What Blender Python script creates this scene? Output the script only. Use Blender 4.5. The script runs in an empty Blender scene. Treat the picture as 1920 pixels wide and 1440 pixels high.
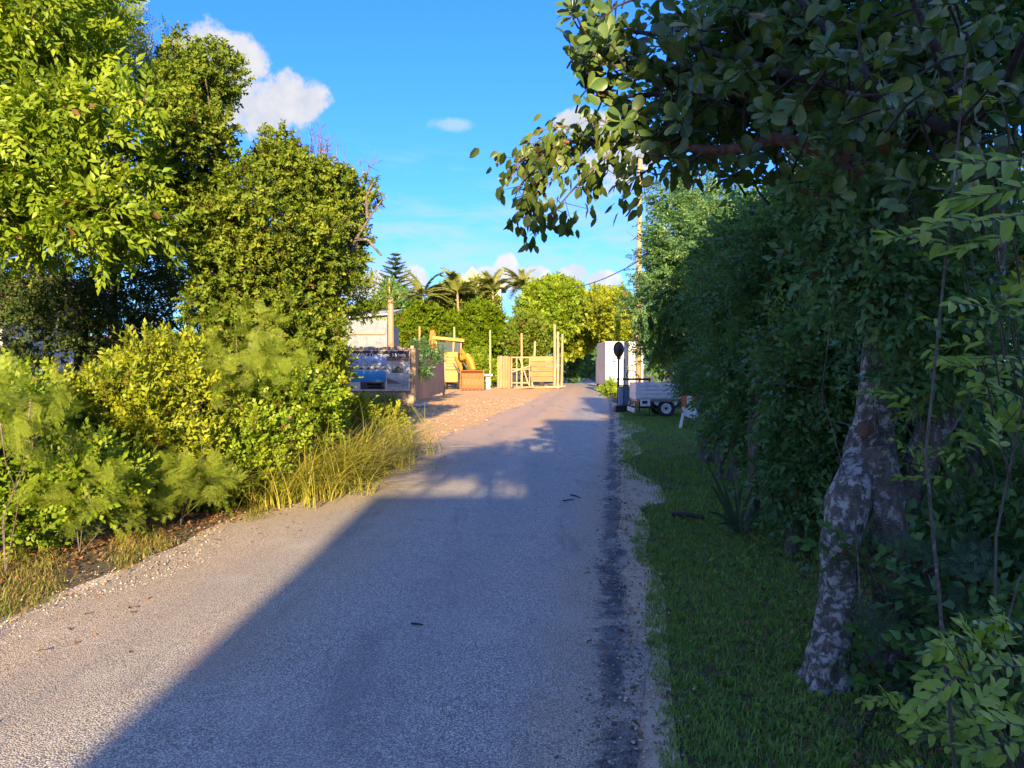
import bpy, math, random
import numpy as np
from mathutils import Vector, Matrix

SC = bpy.context.scene
COL = SC.collection
PI = math.pi

# ------------------------------------------------------------------ camera
EYE = 1.6
FPX = 1450.0                    # focal length in photo pixels (1920 wide)
HOR = 690.0                     # photo row of the horizon
cam_d = bpy.data.cameras.new('camera')
cam_d.sensor_width = 36.0
cam_d.lens = 36.0 * FPX / 1920.0
cam_d.clip_start = 0.05
cam_d.clip_end = 6000
cam = bpy.data.objects.new('camera', cam_d)
COL.objects.link(cam)
cam.location = (0, 0, EYE)
cam.rotation_euler = (math.radians(90) - math.atan((720 - HOR) / FPX), 0, 0)
SC.camera = cam

# ------------------------------------------------------------------ sun + sky
SUN_EL = math.radians(15.5)
SUN_DIR = Vector((-0.015, -1.0, 0)).normalized() * math.cos(SUN_EL) + Vector((0, 0, math.sin(SUN_EL)))   # towards the sun
sun_d = bpy.data.lights.new('sun', 'SUN')
sun_d.energy = 3.5
sun_d.angle = math.radians(0.6)
sun_d.color = (1.0, 0.74, 0.43)
sun = bpy.data.objects.new('sun', sun_d)
COL.objects.link(sun)
sun.location = (6, -30, 20)
sun.rotation_euler = (-SUN_DIR).to_track_quat('-Z', 'Y').to_euler()

SKY_STRENGTH = 0.125
SC.view_settings.view_transform = 'Standard'
SC.view_settings.look = 'None'
SC.view_settings.gamma = 1.0
SC.view_settings.use_curve_mapping = False
SC.view_settings.exposure = 2.42

SC.cycles.use_denoising = True
SC.cycles.max_bounces = 5
SC.cycles.diffuse_bounces = 3
SC.cycles.glossy_bounces = 2
SC.cycles.transmission_bounces = 3
SC.cycles.transparent_max_bounces = 4
SC.cycles.caustics_reflective = False
SC.cycles.caustics_refractive = False


class G:
    """small helper around a node tree"""
    def __init__(self, tree):
        self.t = tree
        self.n = tree.nodes
        self.l = tree.links

    def add(self, kind, **kw):
        nd = self.n.new(kind)
        for k, v in kw.items():
            setattr(nd, k, v)
        return nd

    def put(self, sock, v):
        if isinstance(v, bpy.types.NodeSocket):
            self.l.new(v, sock)
        elif v is not None:
            if isinstance(v, (tuple, list)) and len(v) == 3 and sock.type == 'RGBA':
                v = (*v, 1)
            sock.default_value = v

    def math(self, op, a, b=None, c=None, clamp=False):
        nd = self.add('ShaderNodeMath', operation=op, use_clamp=clamp)
        self.put(nd.inputs[0], a)
        if b is not None:
            self.put(nd.inputs[1], b)
        if c is not None:
            self.put(nd.inputs[2], c)
        return nd.outputs[0]

    def vmath(self, op, a, b=None):
        nd = self.add('ShaderNodeVectorMath', operation=op)
        self.put(nd.inputs[0], a)
        if b is not None:
            self.put(nd.inputs[1], b)
        return nd.outputs[0]

    def noise(self, vec, scale, detail=4, rough=0.55, dist=0.0):
        nd = self.add('ShaderNodeTexNoise')
        if vec is not None:
            self.put(nd.inputs['Vector'], vec)
        nd.inputs['Scale'].default_value = scale
        nd.inputs['Detail'].default_value = detail
        nd.inputs['Roughness'].default_value = rough
        nd.inputs['Distortion'].default_value = dist
        return nd.outputs['Fac']

    def voronoi(self, vec, scale, feature='F1'):
        nd = self.add('ShaderNodeTexVoronoi', feature=feature)
        if vec is not None:
            self.put(nd.inputs['Vector'], vec)
        nd.inputs['Scale'].default_value = scale
        return nd

    def ramp(self, fac, stops, interp='LINEAR'):
        nd = self.add('ShaderNodeValToRGB')
        cr = nd.color_ramp
        cr.interpolation = interp
        while len(cr.elements) < len(stops):
            cr.elements.new(0.5)
        for e, (p, c) in zip(cr.elements, stops):
            e.position = p
            e.color = (*c, 1) if len(c) == 3 else c
        self.put(nd.inputs[0], fac)
        return nd.outputs['Color']

    def mix(self, fac, a, b, blend='MIX'):
        nd = self.add('ShaderNodeMix', data_type='RGBA', blend_type=blend)
        self.put(nd.inputs[0], fac)
        self.put(nd.inputs[6], a)
        self.put(nd.inputs[7], b)
        return nd.outputs[2]

    def sstep(self, v, lo, hi):
        nd = self.add('ShaderNodeMapRange', interpolation_type='SMOOTHSTEP')
        self.put(nd.inputs[0], v)
        nd.inputs[1].default_value = lo
        nd.inputs[2].default_value = hi
        return nd.outputs[0]


def azel(u, v):
    x, z = (u - 960) / FPX, -(v - HOR) / FPX
    return math.atan2(x, 1.0), math.atan2(z, math.hypot(x, 1.0))


def build_world():
    w = bpy.data.worlds.new('World')
    SC.world = w
    w.use_nodes = True
    g = G(w.node_tree)
    g.n.clear()
    out = g.add('ShaderNodeOutputWorld')
    bg = g.add('ShaderNodeBackground')
    bg.inputs['Strength'].default_value = SKY_STRENGTH
    g.l.new(bg.outputs[0], out.inputs[0])
    sky = g.add('ShaderNodeTexSky', sky_type='NISHITA')
    sky.sun_disc = False
    sky.sun_elevation = SUN_EL
    sky.sun_rotation = math.atan2(SUN_DIR.x, SUN_DIR.y)
    sky.altitude = 0
    sky.air_density = 1.0
    sky.dust_density = 0.3
    sky.ozone_density = 2.0
    hs = g.add('ShaderNodeHueSaturation')
    hs.inputs['Saturation'].default_value = 1.25
    hs.inputs['Value'].default_value = 1.0
    g.l.new(sky.outputs[0], hs.inputs['Color'])
    tint = g.mix(1.0, hs.outputs[0], (.20, .365, .77, 1), 'MULTIPLY')
    bw = g.add('ShaderNodeRGBToBW')
    g.l.new(tint, bw.inputs[0])
    sc_ = g.add('ShaderNodeVectorMath', operation='SCALE')
    g.l.new(tint, sc_.inputs[0])
    g.l.new(g.math('DIVIDE', 1.0, g.math('ADD', 1.0, g.math('MULTIPLY', bw.outputs[0], .24))), sc_.inputs['Scale'])
    base = sc_.outputs[0]
    tc = g.add('ShaderNodeTexCoord')
    d = g.vmath('NORMALIZE', tc.outputs['Generated'])
    sep = g.add('ShaderNodeSeparateXYZ')
    g.l.new(d, sep.inputs[0])
    X, Y, Z = sep.outputs
    az = g.math('ARCTAN2', X, Y)
    el = g.math('ARCSINE', Z)
    n1 = g.noise(d, 9.0, 5, 0.6, 0.0)
    n2 = g.noise(d, 34.0, 4, 0.68, 0.0)
    n3 = g.noise(g.vmath('ADD', d, (0.012, 0.0, 0.016)), 9.0, 3, 0.6, 0.0)
    # cumulus: (photo u, v, half width px, half height px, weight)
    blobs = [(405, 108, 62, 46, 1.0), (462, 118, 46, 44, 1.0), (545, 192, 66, 46, 1.05), (500, 215, 72, 40, 1.0), (440, 190, 80, 60, 1.0),
             (1160, 300, 75, 62, .9), (1095, 232, 60, 24, .75),
             (948, 500, 22, 24, 1.0), (930, 522, 62, 20, 1.0), (1000, 514, 30, 16, .95), (1078, 515, 30, 18, 1.0), (1120, 524, 42, 17, 1.0),
             (1030, 532, 120, 16, .9), (690, 540, 50, 34, .9), (775, 522, 30, 24, .9), (560, 545, 110, 22, .9)]
    dens = None
    for (u, v, ru, rv, wt) in blobs:
        a0, e0 = azel(u, v)
        da = g.math('DIVIDE', g.math('SUBTRACT', az, a0), ru / FPX * 1.05)
        de = g.math('DIVIDE', g.math('SUBTRACT', el, e0), rv / FPX * 1.05)
        r2 = g.math('ADD', g.math('MULTIPLY', da, da), g.math('MULTIPLY', de, de))
        f = g.math('SUBTRACT', wt, g.math('MULTIPLY', r2, 0.8))
        dens = f if dens is None else g.math('MAXIMUM', dens, f)
    # the rest of the horizon: a low bank of cumulus all round
    bank = g.math('SUBTRACT', g.math('MULTIPLY', g.math('SUBTRACT', g.noise(g.vmath('MULTIPLY', d, (1, 1, 2.2)), 5.0, 3, .55), 0.47), 5.0),
                  g.math('MULTIPLY', g.math('ABSOLUTE', g.math('SUBTRACT', el, 0.06)), 16.0))
    behind = g.sstep(g.math('MULTIPLY', Y, -1.0), -0.75, -0.45)
    bank = g.math('SUBTRACT', bank, g.math('MULTIPLY', g.math('SUBTRACT', 1.0, behind), 3.0))
    dens = g.math('MAXIMUM', dens, bank)
    fill_cloud = g.math('MULTIPLY', g.math('SUBTRACT', g.noise(g.vmath('ADD', d, (3.1, 1.7, .4)), 3.2, 2, .5), .50), 9.0)  # scattered clouds added outside the view to lighten the shaded ground
    fill_cloud = g.math('SUBTRACT', fill_cloud, g.math('MULTIPLY', g.sstep(Y, .55, .75), 6.0))
    dens = g.math('MAXIMUM', dens, g.math('SUBTRACT', fill_cloud, g.math('MULTIPLY', g.sstep(el, .1, 0), 3.0)))
    warp = g.math('ADD', g.math('MULTIPLY', g.math('SUBTRACT', n1, 0.5), 2.4), g.math('MULTIPLY', g.math('SUBTRACT', n2, 0.5), 1.5))
    cov = g.sstep(g.math('ADD', dens, warp), 0.10, 0.62)
    shade = g.sstep(g.math('ADD', g.math('MULTIPLY', g.math('SUBTRACT', n1, n3), 6.0), g.math('MULTIPLY', g.math('SUBTRACT', n2, 0.5), 1.2)), -0.6, 0.7)
    low = g.sstep(el, 0.22, 0.10)
    dark = g.mix(low, (.95, 1.05, 1.28, 1), (1.12, 1.25, 1.5, 1))
    lite = g.mix(low, (1.3, 1.3, 1.34, 1), (1.65, 1.6, 1.48, 1))
    ccol = g.mix(shade, dark, lite)
    # thin streaks of high cloud low in the sky
    ci = g.noise(g.vmath('MULTIPLY', d, (3.0, 3.0, 14.0)), 2.2, 4, 0.62, 0.4)
    band = g.math('MULTIPLY', g.sstep(el, 0.02, 0.12), g.sstep(el, 0.32, 0.16))
    cic = g.math('MULTIPLY', g.math('MULTIPLY', g.sstep(ci, 0.42, 0.72), band), 0.6)
    a0, e0 = azel(848, 237)
    da = g.math('DIVIDE', g.math('SUBTRACT', az, a0), 50 / FPX)
    de = g.math('DIVIDE', g.math('SUBTRACT', el, e0), 15 / FPX)
    wz = g.math('SUBTRACT', 1.0, g.math('ADD', g.math('MULTIPLY', da, da), g.math('MULTIPLY', de, de)))
    wz = g.math('MULTIPLY', g.sstep(g.math('ADD', wz, g.math('MULTIPLY', g.math('SUBTRACT', n2, .5), 2.2)), 0.0, 1.2), 0.55)
    cic = g.math('MAXIMUM', cic, wz)
    c = g.mix(cic, base, (1.0, 1.25, 1.55, 1))
    c = g.mix(cov, c, ccol)
    g.l.new(c, bg.inputs['Color'])


build_world()


# ------------------------------------------------------------------ helpers
def PX(u, v, d):
    """world point seen at photo pixel (u, v), d metres in front of the camera"""
    return Vector(((u - 960) / FPX * d, d, EYE - (v - HOR) / FPX * d))


def GX(u, v):
    """point on flat ground seen at photo pixel"""
    d = EYE * FPX / (v - HOR)
    return Vector(((u - 960) / FPX * d, d, 0))


def tag(o, label=None, cat=None, group=None, kind=None):
    if label:
        o['label'] = label
    if cat:
        o['category'] = cat
    if group:
        o['group'] = group
    if kind:
        o['kind'] = kind
    return o


def empty(name, loc=(0, 0, 0), label=None, cat=None, group=None, rz=0.0):
    o = bpy.data.objects.new(name, None)
    COL.objects.link(o)
    o.empty_display_size = 0.2
    o.location = loc
    o.rotation_euler = (0, 0, rz)
    tag(o, label, cat, group)
    return o


def link(name, me, parent=None, world=False):
    o = bpy.data.objects.new(name, me)
    COL.objects.link(o)
    if parent is not None:
        o.parent = parent
        if world:      # geometry is given in world space
            o.matrix_parent_inverse = Matrix.Translation(parent.location).inverted() if parent.parent is None else Matrix.Identity(4)
    return o


class MB:
    """collects simple shapes and builds ONE mesh object"""
    def __init__(self):
        self.v, self.f = [], []

    def poly(self, verts, faces):
        k = len(self.v)
        self.v += [tuple(p) for p in verts]
        self.f += [tuple(i + k for i in fc) for fc in faces]
        return self

    def box(self, lo, hi, m=None):
        x0, y0, z0 = lo
        x1, y1, z1 = hi
        vs = [Vector(p) for p in ((x0, y0, z0), (x1, y0, z0), (x1, y1, z0), (x0, y1, z0), (x0, y0, z1), (x1, y0, z1), (x1, y1, z1), (x0, y1, z1))]
        if m is not None:
            vs = [m @ p for p in vs]
        return self.poly(vs, [(0, 3, 2, 1), (4, 5, 6, 7), (0, 1, 5, 4), (1, 2, 6, 5), (2, 3, 7, 6), (3, 0, 4, 7)])

    def bar(self, a, b, w, h=None, up=(0, 0, 1)):
        a, b = Vector(a), Vector(b)
        h = h or w
        y = (b - a).normalized()
        x = y.cross(Vector(up))
        if x.length < 1e-4:
            x = Vector((1, 0, 0))
        x.normalize()
        z = x.cross(y)
        vs = [p + x * sx * w / 2 + z * sz * h / 2 for p in (a, b) for sx, sz in ((-1, -1), (1, -1), (1, 1), (-1, 1))]
        return self.poly(vs, [(3, 2, 1, 0), (4, 5, 6, 7), (0, 1, 5, 4), (1, 2, 6, 5), (2, 3, 7, 6), (3, 0, 4, 7)])

    def tube(self, pts, radii, n=8, cap=True, wob=0.0, rng=random):
        pts = [Vector(p) for p in pts]
        if not isinstance(radii, (list, tuple)):
            radii = [radii] * len(pts)
        vs, fs = [], []
        ref = None
        for i, p in enumerate(pts):
            t = (pts[min(i + 1, len(pts) - 1)] - pts[max(i - 1, 0)]).normalized()
            if ref is None:
                ref = t.orthogonal().normalized()
            ref = (ref - t * ref.dot(t)).normalized()
            b = t.cross(ref)
            for k in range(n):
                a = 2 * PI * k / n
                r = radii[i] * (1 + wob * rng.uniform(-1, 1))
                vs.append(p + (ref * math.cos(a) + b * math.sin(a)) * r)
        for i in range(len(pts) - 1):
            for k in range(n):
                fs.append((i * n + k, i * n + (k + 1) % n, (i + 1) * n + (k + 1) % n, (i + 1) * n + k))
        if cap:
            fs.append(tuple(range(n - 1, -1, -1)))
            fs.append(tuple(range((len(pts) - 1) * n, len(pts) * n)))
        return self.poly(vs, fs)

    def cyl(self, c, r, h, axis='Z', n=16, r2=None):
        c = Vector(c)
        ax = {'X': Vector((1, 0, 0)), 'Y': Vector((0, 1, 0)), 'Z': Vector((0, 0, 1))}[axis]
        return self.tube([c - ax * h / 2, c + ax * h / 2], [r, r if r2 is None else r2], n)

    def ring(self, c, r_out, r_in, h, axis='Y', n=20):
        c = Vector(c)
        ax = {'X': Vector((1, 0, 0)), 'Y': Vector((0, 1, 0)), 'Z': Vector((0, 0, 1))}[axis]
        e1 = ax.orthogonal().normalized()
        e2 = ax.cross(e1)
        vs, fs = [], []
        for k in range(n):
            a = 2 * PI * k / n
            dd = e1 * math.cos(a) + e2 * math.sin(a)
            vs += [c + dd * r_out - ax * h / 2, c + dd * r_out + ax * h / 2, c + dd * r_in + ax * h / 2, c + dd * r_in - ax * h / 2]
        for k in range(n):
            a, b = k * 4, ((k + 1) % n) * 4
            for j in range(4):
                fs.append((a + j, b + j, b + (j + 1) % 4, a + (j + 1) % 4))
        return self.poly(vs, fs)

    def build(self, name, mat, parent=None, smooth=False, bevel=0.0, world=False):
        me = bpy.data.meshes.new(name)
        me.from_pydata(self.v, [], self.f)
        me.update()
        if mat is not None:
            me.materials.append(mat)
        if smooth:
            me.polygons.foreach_set('use_smooth', [True] * len(me.polygons))
        o = link(name, me, parent, world)
        if bevel:
            b = o.modifiers.new('bevel', 'BEVEL')
            b.width = bevel
            b.segments = 2
            b.limit_method = 'ANGLE'
        return o


def norm(a):
    return a / np.maximum(np.linalg.norm(a, axis=-1, keepdims=True), 1e-9)


def np_mesh(name, V, F, rnd, mat):
    me = bpy.data.meshes.new(name)
    me.vertices.add(len(V))
    me.vertices.foreach_set('co', np.ascontiguousarray(V, np.float32).ravel())
    me.loops.add(F.size)
    me.loops.foreach_set('vertex_index', np.ascontiguousarray(F, np.int32).ravel())
    me.polygons.add(len(F))
    me.polygons.foreach_set('loop_start', np.arange(0, F.size, 3, dtype=np.int32))
    me.update(calc_edges=True)
    me.polygons.foreach_set('use_smooth', np.ones(len(F), dtype=bool))
    if rnd is not None:
        at = me.attributes.new('rnd', 'FLOAT', 'POINT')
        at.data.foreach_set('value', np.ascontiguousarray(rnd, np.float32))
    if mat is not None:
        me.materials.append(mat)
    return me


def frames(Y, N):
    y = norm(Y)
    z = norm(N - (N * y).sum(-1, keepdims=True) * y)
    x = np.cross(y, z)
    return np.stack([x, y, z], axis=-1)      # columns


def scatter(tmpls, P, Y, N, S, rnd, rng):
    """instance templates (V, F, R) at P; returns merged V, F, R"""
    P, Y, N = np.asarray(P, float), np.asarray(Y, float), np.asarray(N, float)
    S, rnd = np.asarray(S, float), np.asarray(rnd, float)
    M = frames(Y, N) * S[:, None, None]
    pick = rng.integers(0, len(tmpls), len(P))
    Vs, Fs, Rs, off = [], [], [], 0
    for k, (tv, tf, tr) in enumerate(tmpls):
        idx = np.where(pick == k)[0]
        if not len(idx):
            continue
        V = np.einsum('nij,kj->nki', M[idx], tv) + P[idx][:, None, :]
        F = tf[None] + (np.arange(len(idx)) * len(tv))[:, None, None] + off
        R = np.clip(rnd[idx][:, None] + tr[None], 0, 1)
        Vs.append(V.reshape(-1, 3))
        Fs.append(F.reshape(-1, 3))
        Rs.append(R.ravel())
        off += V.shape[0] * V.shape[1]
    return np.concatenate(Vs), np.concatenate(Fs), np.concatenate(Rs)


# ---- leaf and spray templates
def leaf_oval(w=0.25, fold=0.06, curl=0.12, wide=0.5):
    a, b = wide * 0.62, wide + (1 - wide) * 0.45
    v = np.array([(0, 0, 0), (0, a, -curl * a * a), (0, b, -curl * b * b), (0, 1, -curl),
                  (-w, a, fold - curl * a * a), (-w * 0.82, b, fold * 0.9 - curl * b * b),
                  (w, a, fold - curl * a * a), (w * 0.82, b, fold * 0.9 - curl * b * b)], float)
    f = np.array([(0, 1, 4), (0, 6, 1), (1, 5, 4), (1, 2, 5), (1, 7, 2), (1, 6, 7), (2, 3, 5), (2, 7, 3)])
    return v, f


def leaf_round(w=0.40, fold=0.05, curl=0.1):
    """broad obovate leaf, widest past the middle"""
    ys = [0.0, 0.18, 0.42, 0.68, 0.9, 1.0]
    ws = [0.03, 0.42, 0.82, 1.0, 0.66, 0.0]
    mid = [(0, y, -curl * y * y) for y in ys]
    L = [(-w * q, y, fold * q - curl * y * y) for y, q in zip(ys[1:5], ws[1:5])]
    R = [(w * q, y, fold * q - curl * y * y) for y, q in zip(ys[1:5], ws[1:5])]
    v = np.array(mid + L + R, float)
    f = []
    for side, off in ((0, 6), (1, 10)):
        tri = lambda a, b, c: f.append((a, b, c) if side else (a, c, b))
        tri(0, off, 1)
        for i in range(3):
            tri(i + 1, off + i, off + i + 1)
            tri(i + 1, off + i + 1, i + 2)
        tri(4, off + 3, 5)
    return v, np.array(f)


def leaf_mid(w=0.26, fold=0.07, curl=0.12):
    v = np.array([(0, 0, 0), (0, .5, -curl * .25), (0, 1, -curl), (-w, .46, fold), (w, .46, fold)], float)
    return v, np.array([(0, 1, 3), (0, 4, 1), (1, 2, 3), (1, 4, 2)])


def leaf_simple(w=0.26, fold=0.08, curl=0.1):
    v = np.array([(0, 0, 0), (-w, 0.48, fold), (0, 1, -curl), (w, 0.48, fold)], float)
    return v, np.array([(0, 2, 1), (0, 3, 2)])


def compose(parts):
    """merge [(V,F,M,T,r)]"""
    Vs, Fs, Rs, off = [], [], [], 0
    for v, f, M, T, r in parts:
        Vs.append(v @ M.T + T)
        Fs.append(f + off)
        Rs.append(np.full(len(v), r))
        off += len(v)
    return np.concatenate(Vs), np.concatenate(Fs), np.concatenate(Rs)


def spray(rng, n, L, leaf, ls, spread=60, droop=0.15, twig=True, tuft=0.0, jit=0.3, hang=0.0, rv=0.12):
    """a twig along +Y (length L) carrying n leaves of length ls"""
    parts = []
    for i in range(n):
        t = (i + 0.6) / n
        t = t * (1 - tuft) + tuft
        p = np.array([0, t * L, -droop * t * t * L])
        side = 1 if i % 2 else -1
        ang = math.radians(spread) * (1 - 0.55 * t) * side + rng.normal(0, .18)
        if i == n - 1:
            ang = rng.normal(0, .2)
        y = np.array([math.sin(ang), math.cos(ang), rng.normal(0, jit) - hang])
        if tuft:
            az = i * 2.4 + rng.normal(0, .3)
            tl = rng.uniform(.5, 1.25)
            y = np.array([math.sin(az) * math.sin(tl), math.cos(tl), math.cos(az) * math.sin(tl) - hang])
        nn = np.array([rng.normal(0, .35), rng.normal(0, .35) - (0.4 if tuft else 0), 1.0])
        if tuft:
            nn = np.array([0, 1.0, 0.2]) + rng.normal(0, .2, 3)
        s = ls * rng.uniform(.72, 1.15)
        M = frames(y[None], nn[None])[0] * s
        parts.append((leaf[0], leaf[1], M, p, rng.normal(0, rv)))
    if twig:
        w = 0.012 * L + 0.002
        v = np.array([(-w, 0, 0), (w, 0, 0), (0, 0, w), (0, L, -droop * L)])
        parts.append((v, np.array([(0, 1, 3), (1, 2, 3), (2, 0, 3)]), np.eye(3), np.zeros(3), -0.5))
    return compose(parts)


def frond_bip(rng, pinnae=6, leaflets=8, L=1.0, one=True):
    """feathery twice-pinnate leaf, along +Y, length L"""
    V, F, R = [], [], []

    def tri(a, b, c, r):
        k = len(V)
        V.extend([a, b, c])
        F.append((k, k + 1, k + 2))
        R.extend([r] * 3)
    for i in range(pinnae):
        t = 0.18 + 0.82 * i / (pinnae - 1)
        o = np.array([0, t * 0.8, -0.25 * t * t]) * L
        pl = 0.52 * L * (1 - 0.45 * abs(t - .4))
        for s in (-1, 1):
            a = math.radians(62 - 34 * t) * s + rng.normal(0, .06)
            d = np.array([math.sin(a), math.cos(a), -0.12 + rng.normal(0, .08)])
            q = np.array([math.cos(a), -math.sin(a), 0])
            r = rng.normal(0, .06)
            for j in range(leaflets):
                tt = (j + .6) / leaflets
                b = o + d * pl * tt + np.array([0, 0, -0.22 * pl * tt * tt])
                ll = pl * 0.24 * (1 - .35 * abs(tt - .5))
                lw = pl / leaflets * 0.24
                for e in (-1, 1):
                    tip = b + q * e * ll + d * ll * .45
                    tri(b - d * lw, b + d * lw, tip + d * lw * .3, r)
    return np.array(V), np.array(F), np.array(R)


def blade(rng, h=1.0, w=0.02, lean=0.4, seg=3):
    V, F = [], []
    bend = rng.uniform(.2, 1.0) * lean
    for i in range(seg):
        t = i / seg
        ww = w * (1 - t * 0.75)
        y = bend * t * t * h
        z = h * (t - 0.25 * bend * t * t)
        V += [(-ww, y, z), (ww, y, z)]
    V.append((0, bend * h, h * (1 - 0.3 * bend)))
    for i in range(seg - 1):
        a = 2 * i
        F += [(a, a + 1, a + 3), (a, a + 3, a + 2)]
    a = 2 * (seg - 1)
    F.append((a, a + 1, a + 2))
    return np.array(V, float), np.array(F)


def tuft_t(rng, n, h, w, lean, spread, seg=3, rv=.12):
    parts = []
    for i in range(n):
        v, f = blade(rng, h * rng.uniform(.55, 1.1), w * rng.uniform(.7, 1.2), lean, seg)
        a = rng.uniform(0, 2 * PI)
        M = np.array([(math.cos(a), -math.sin(a), 0), (math.sin(a), math.cos(a), 0), (0, 0, 1)])
        parts.append((v, f, M, np.array([rng.normal(0, spread), rng.normal(0, spread), 0]), rng.normal(0, rv)))
    return compose(parts)


def knobbly(mb, pts, radii, rng, n=18, step=.05, rough=.13, flare=0.0):
    """resampled trunk with ridges, knots and an optional root flare"""
    pts = [Vector(p) for p in pts]
    Q, Rr, dist = [], [], []
    acc = 0.0
    for i in range(len(pts) - 1):
        p0, p1, p2, p3 = pts[max(i - 1, 0)], pts[i], pts[i + 1], pts[min(i + 2, len(pts) - 1)]
        m = max(2, int((p2 - p1).length / step))
        for j in range(m):
            t = j / m
            q = .5 * ((2 * p1) + (p2 - p0) * t + (2 * p0 - 5 * p1 + 4 * p2 - p3) * t * t + (3 * p1 - p0 - 3 * p2 + p3) * t ** 3)
            Q.append(q)
            Rr.append(radii[i] * (1 - t) + radii[i + 1] * t)
    Q.append(pts[-1])
    Rr.append(radii[-1])
    A = rng.normal(0, 1, (len(Q) // 3 + 4, n))
    vs, fs = [], []
    ref = None
    for i, p in enumerate(Q):
        t = (Q[min(i + 1, len(Q) - 1)] - Q[max(i - 1, 0)]).normalized()
        ref = t.orthogonal().normalized() if ref is None else (ref - t * ref.dot(t)).normalized()
        b = t.cross(ref)
        k0, f = int(i / 3), (i % 3) / 3
        h = (p - Q[0]).length
        for k in range(n):
            a = 2 * PI * k / n
            w = (A[k0, k] * (1 - f) + A[k0 + 1, k] * f) * .5 + .5 * (A[k0, (k + 1) % n] * (1 - f) + A[k0 + 1, (k + 1) % n] * f)
            rad = Rr[i] * (1 + rough * w + .05 * math.sin(5 * a + i * .25)) + flare * math.exp(-h / .13) * (1 + .7 * math.sin(4 * a + 1))
            vs.append(p + (ref * math.cos(a) + b * math.sin(a)) * rad)
    for i in range(len(Q) - 1):
        for k in range(n):
            fs.append((i * n + k, i * n + (k + 1) % n, (i + 1) * n + (k + 1) % n, (i + 1) * n + k))
    mb.poly(vs, fs)


# ---- crowns
def lobe_px(u0, u1, v0, v1, d, ry=None):
    c = PX((u0 + u1) / 2, (v0 + v1) / 2, d)
    rx, rz = (u1 - u0) / 2 / FPX * d, (v1 - v0) / 2 / FPX * d
    return (np.array(c), np.array([rx, ry or min(rx, rz), rz]))


def sublobes(lobe, n, k, rng, core=True, squash=.85, out=(.6, .86), cs=.72):
    c, r = lobe
    res = [(c, r * cs)] if core else []
    m = r.mean()
    for i in range(n):
        d = norm(rng.normal(0, 1, 3))
        res.append((c + d * r * rng.uniform(*out), np.array([1, 1, squash]) * m * k * rng.uniform(.6, 1.4)))
    return res


def shell(lobes, n, rng, rmin=0.6, cut=0.55, front=0.0):
    """points in the outer shell of the union of lobes"""
    C = np.array([l[0] for l in lobes])
    R = np.array([l[1] for l in lobes])
    area = (R[:, 0] * R[:, 1] + R[:, 1] * R[:, 2] + R[:, 0] * R[:, 2])
    k = rng.choice(len(lobes), n, p=area / area.sum())
    d = norm(rng.normal(0, 1, (n, 3)))
    rr = rmin + (1.06 - rmin) * np.sqrt(rng.random(n))
    P = C[k] + d * R[k] * rr[:, None]
    O = norm(d / R[k])
    keep = np.ones(n, bool)
    for c, r in lobes:
        q = np.linalg.norm((P - c) / r, axis=1)
        keep &= ~((q < cut) & (rng.random(n) < .85))
    keep &= P[:, 2] > 0.03
    return P[keep], O[keep]


def crown_mesh(name, lobes, n, tmpls, mat, rng, size=(0.8, 1.2), up=0.35, jit=0.5, rmin=.6, cut=.55, sunny=0.0, nup=0.5, bias=0.0):
    P, O = shell(lobes, n, rng, rmin, cut)
    m = len(P)
    Y = O * 0.8 + np.array([0, 0, up]) + rng.normal(0, jit, (m, 3))
    N = O * 0.9 + np.array([0, 0, nup]) + rng.normal(0, .42, (m, 3))
    S = rng.uniform(size[0], size[1], m)
    rnd = np.clip(rng.normal(.5 + bias, .18, m), 0, 1)
    V, F, R = scatter(tmpls, P, Y, N, S, rnd, rng)
    return np_mesh(name, V, F, R, mat)


def branches(mb, start, lobes, rng, r0, n=7, r1=0.008, bow=.15):
    """tapered limbs from a start point to the lobes"""
    idx = list(range(len(lobes)))
    rng.shuffle(idx)
    for i in idx[:n]:
        c, r = lobes[i]
        a = Vector(start)
        b = Vector(c + r * rng.uniform(-.3, .3, 3))
        L = (b - a).length
        m1 = a.lerp(b, .35) + Vector(rng.normal(0, bow * L * .5, 3)) + Vector((0, 0, .06 * L))
        m2 = a.lerp(b, .7) + Vector(rng.normal(0, bow * L * .5, 3))
        mb.tube([a, m1, m2, b], [r0, r0 * .7, r0 * .42, r1], 6, cap=False)
        for q in range(2):
            e = m2 + Vector(norm(rng.normal(0, 1, 3)) * L * .22) + Vector((0, 0, .08 * L))
            mb.tube([m2, m2.lerp(e, .5) + Vector(rng.normal(0, .03 * L, 3)), e], [r0 * .36, r0 * .22, r1 * .6], 5, cap=False)


# ------------------------------------------------------------------ materials
MATS = {}


def new_mat(name):
    m = bpy.data.materials.new(name)
    m.use_nodes = True
    g = G(m.node_tree)
    b = g.n['Principled BSDF']
    return m, g, b


def pos(g):
    return g.add('ShaderNodeNewGeometry').outputs['Position']


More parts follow.
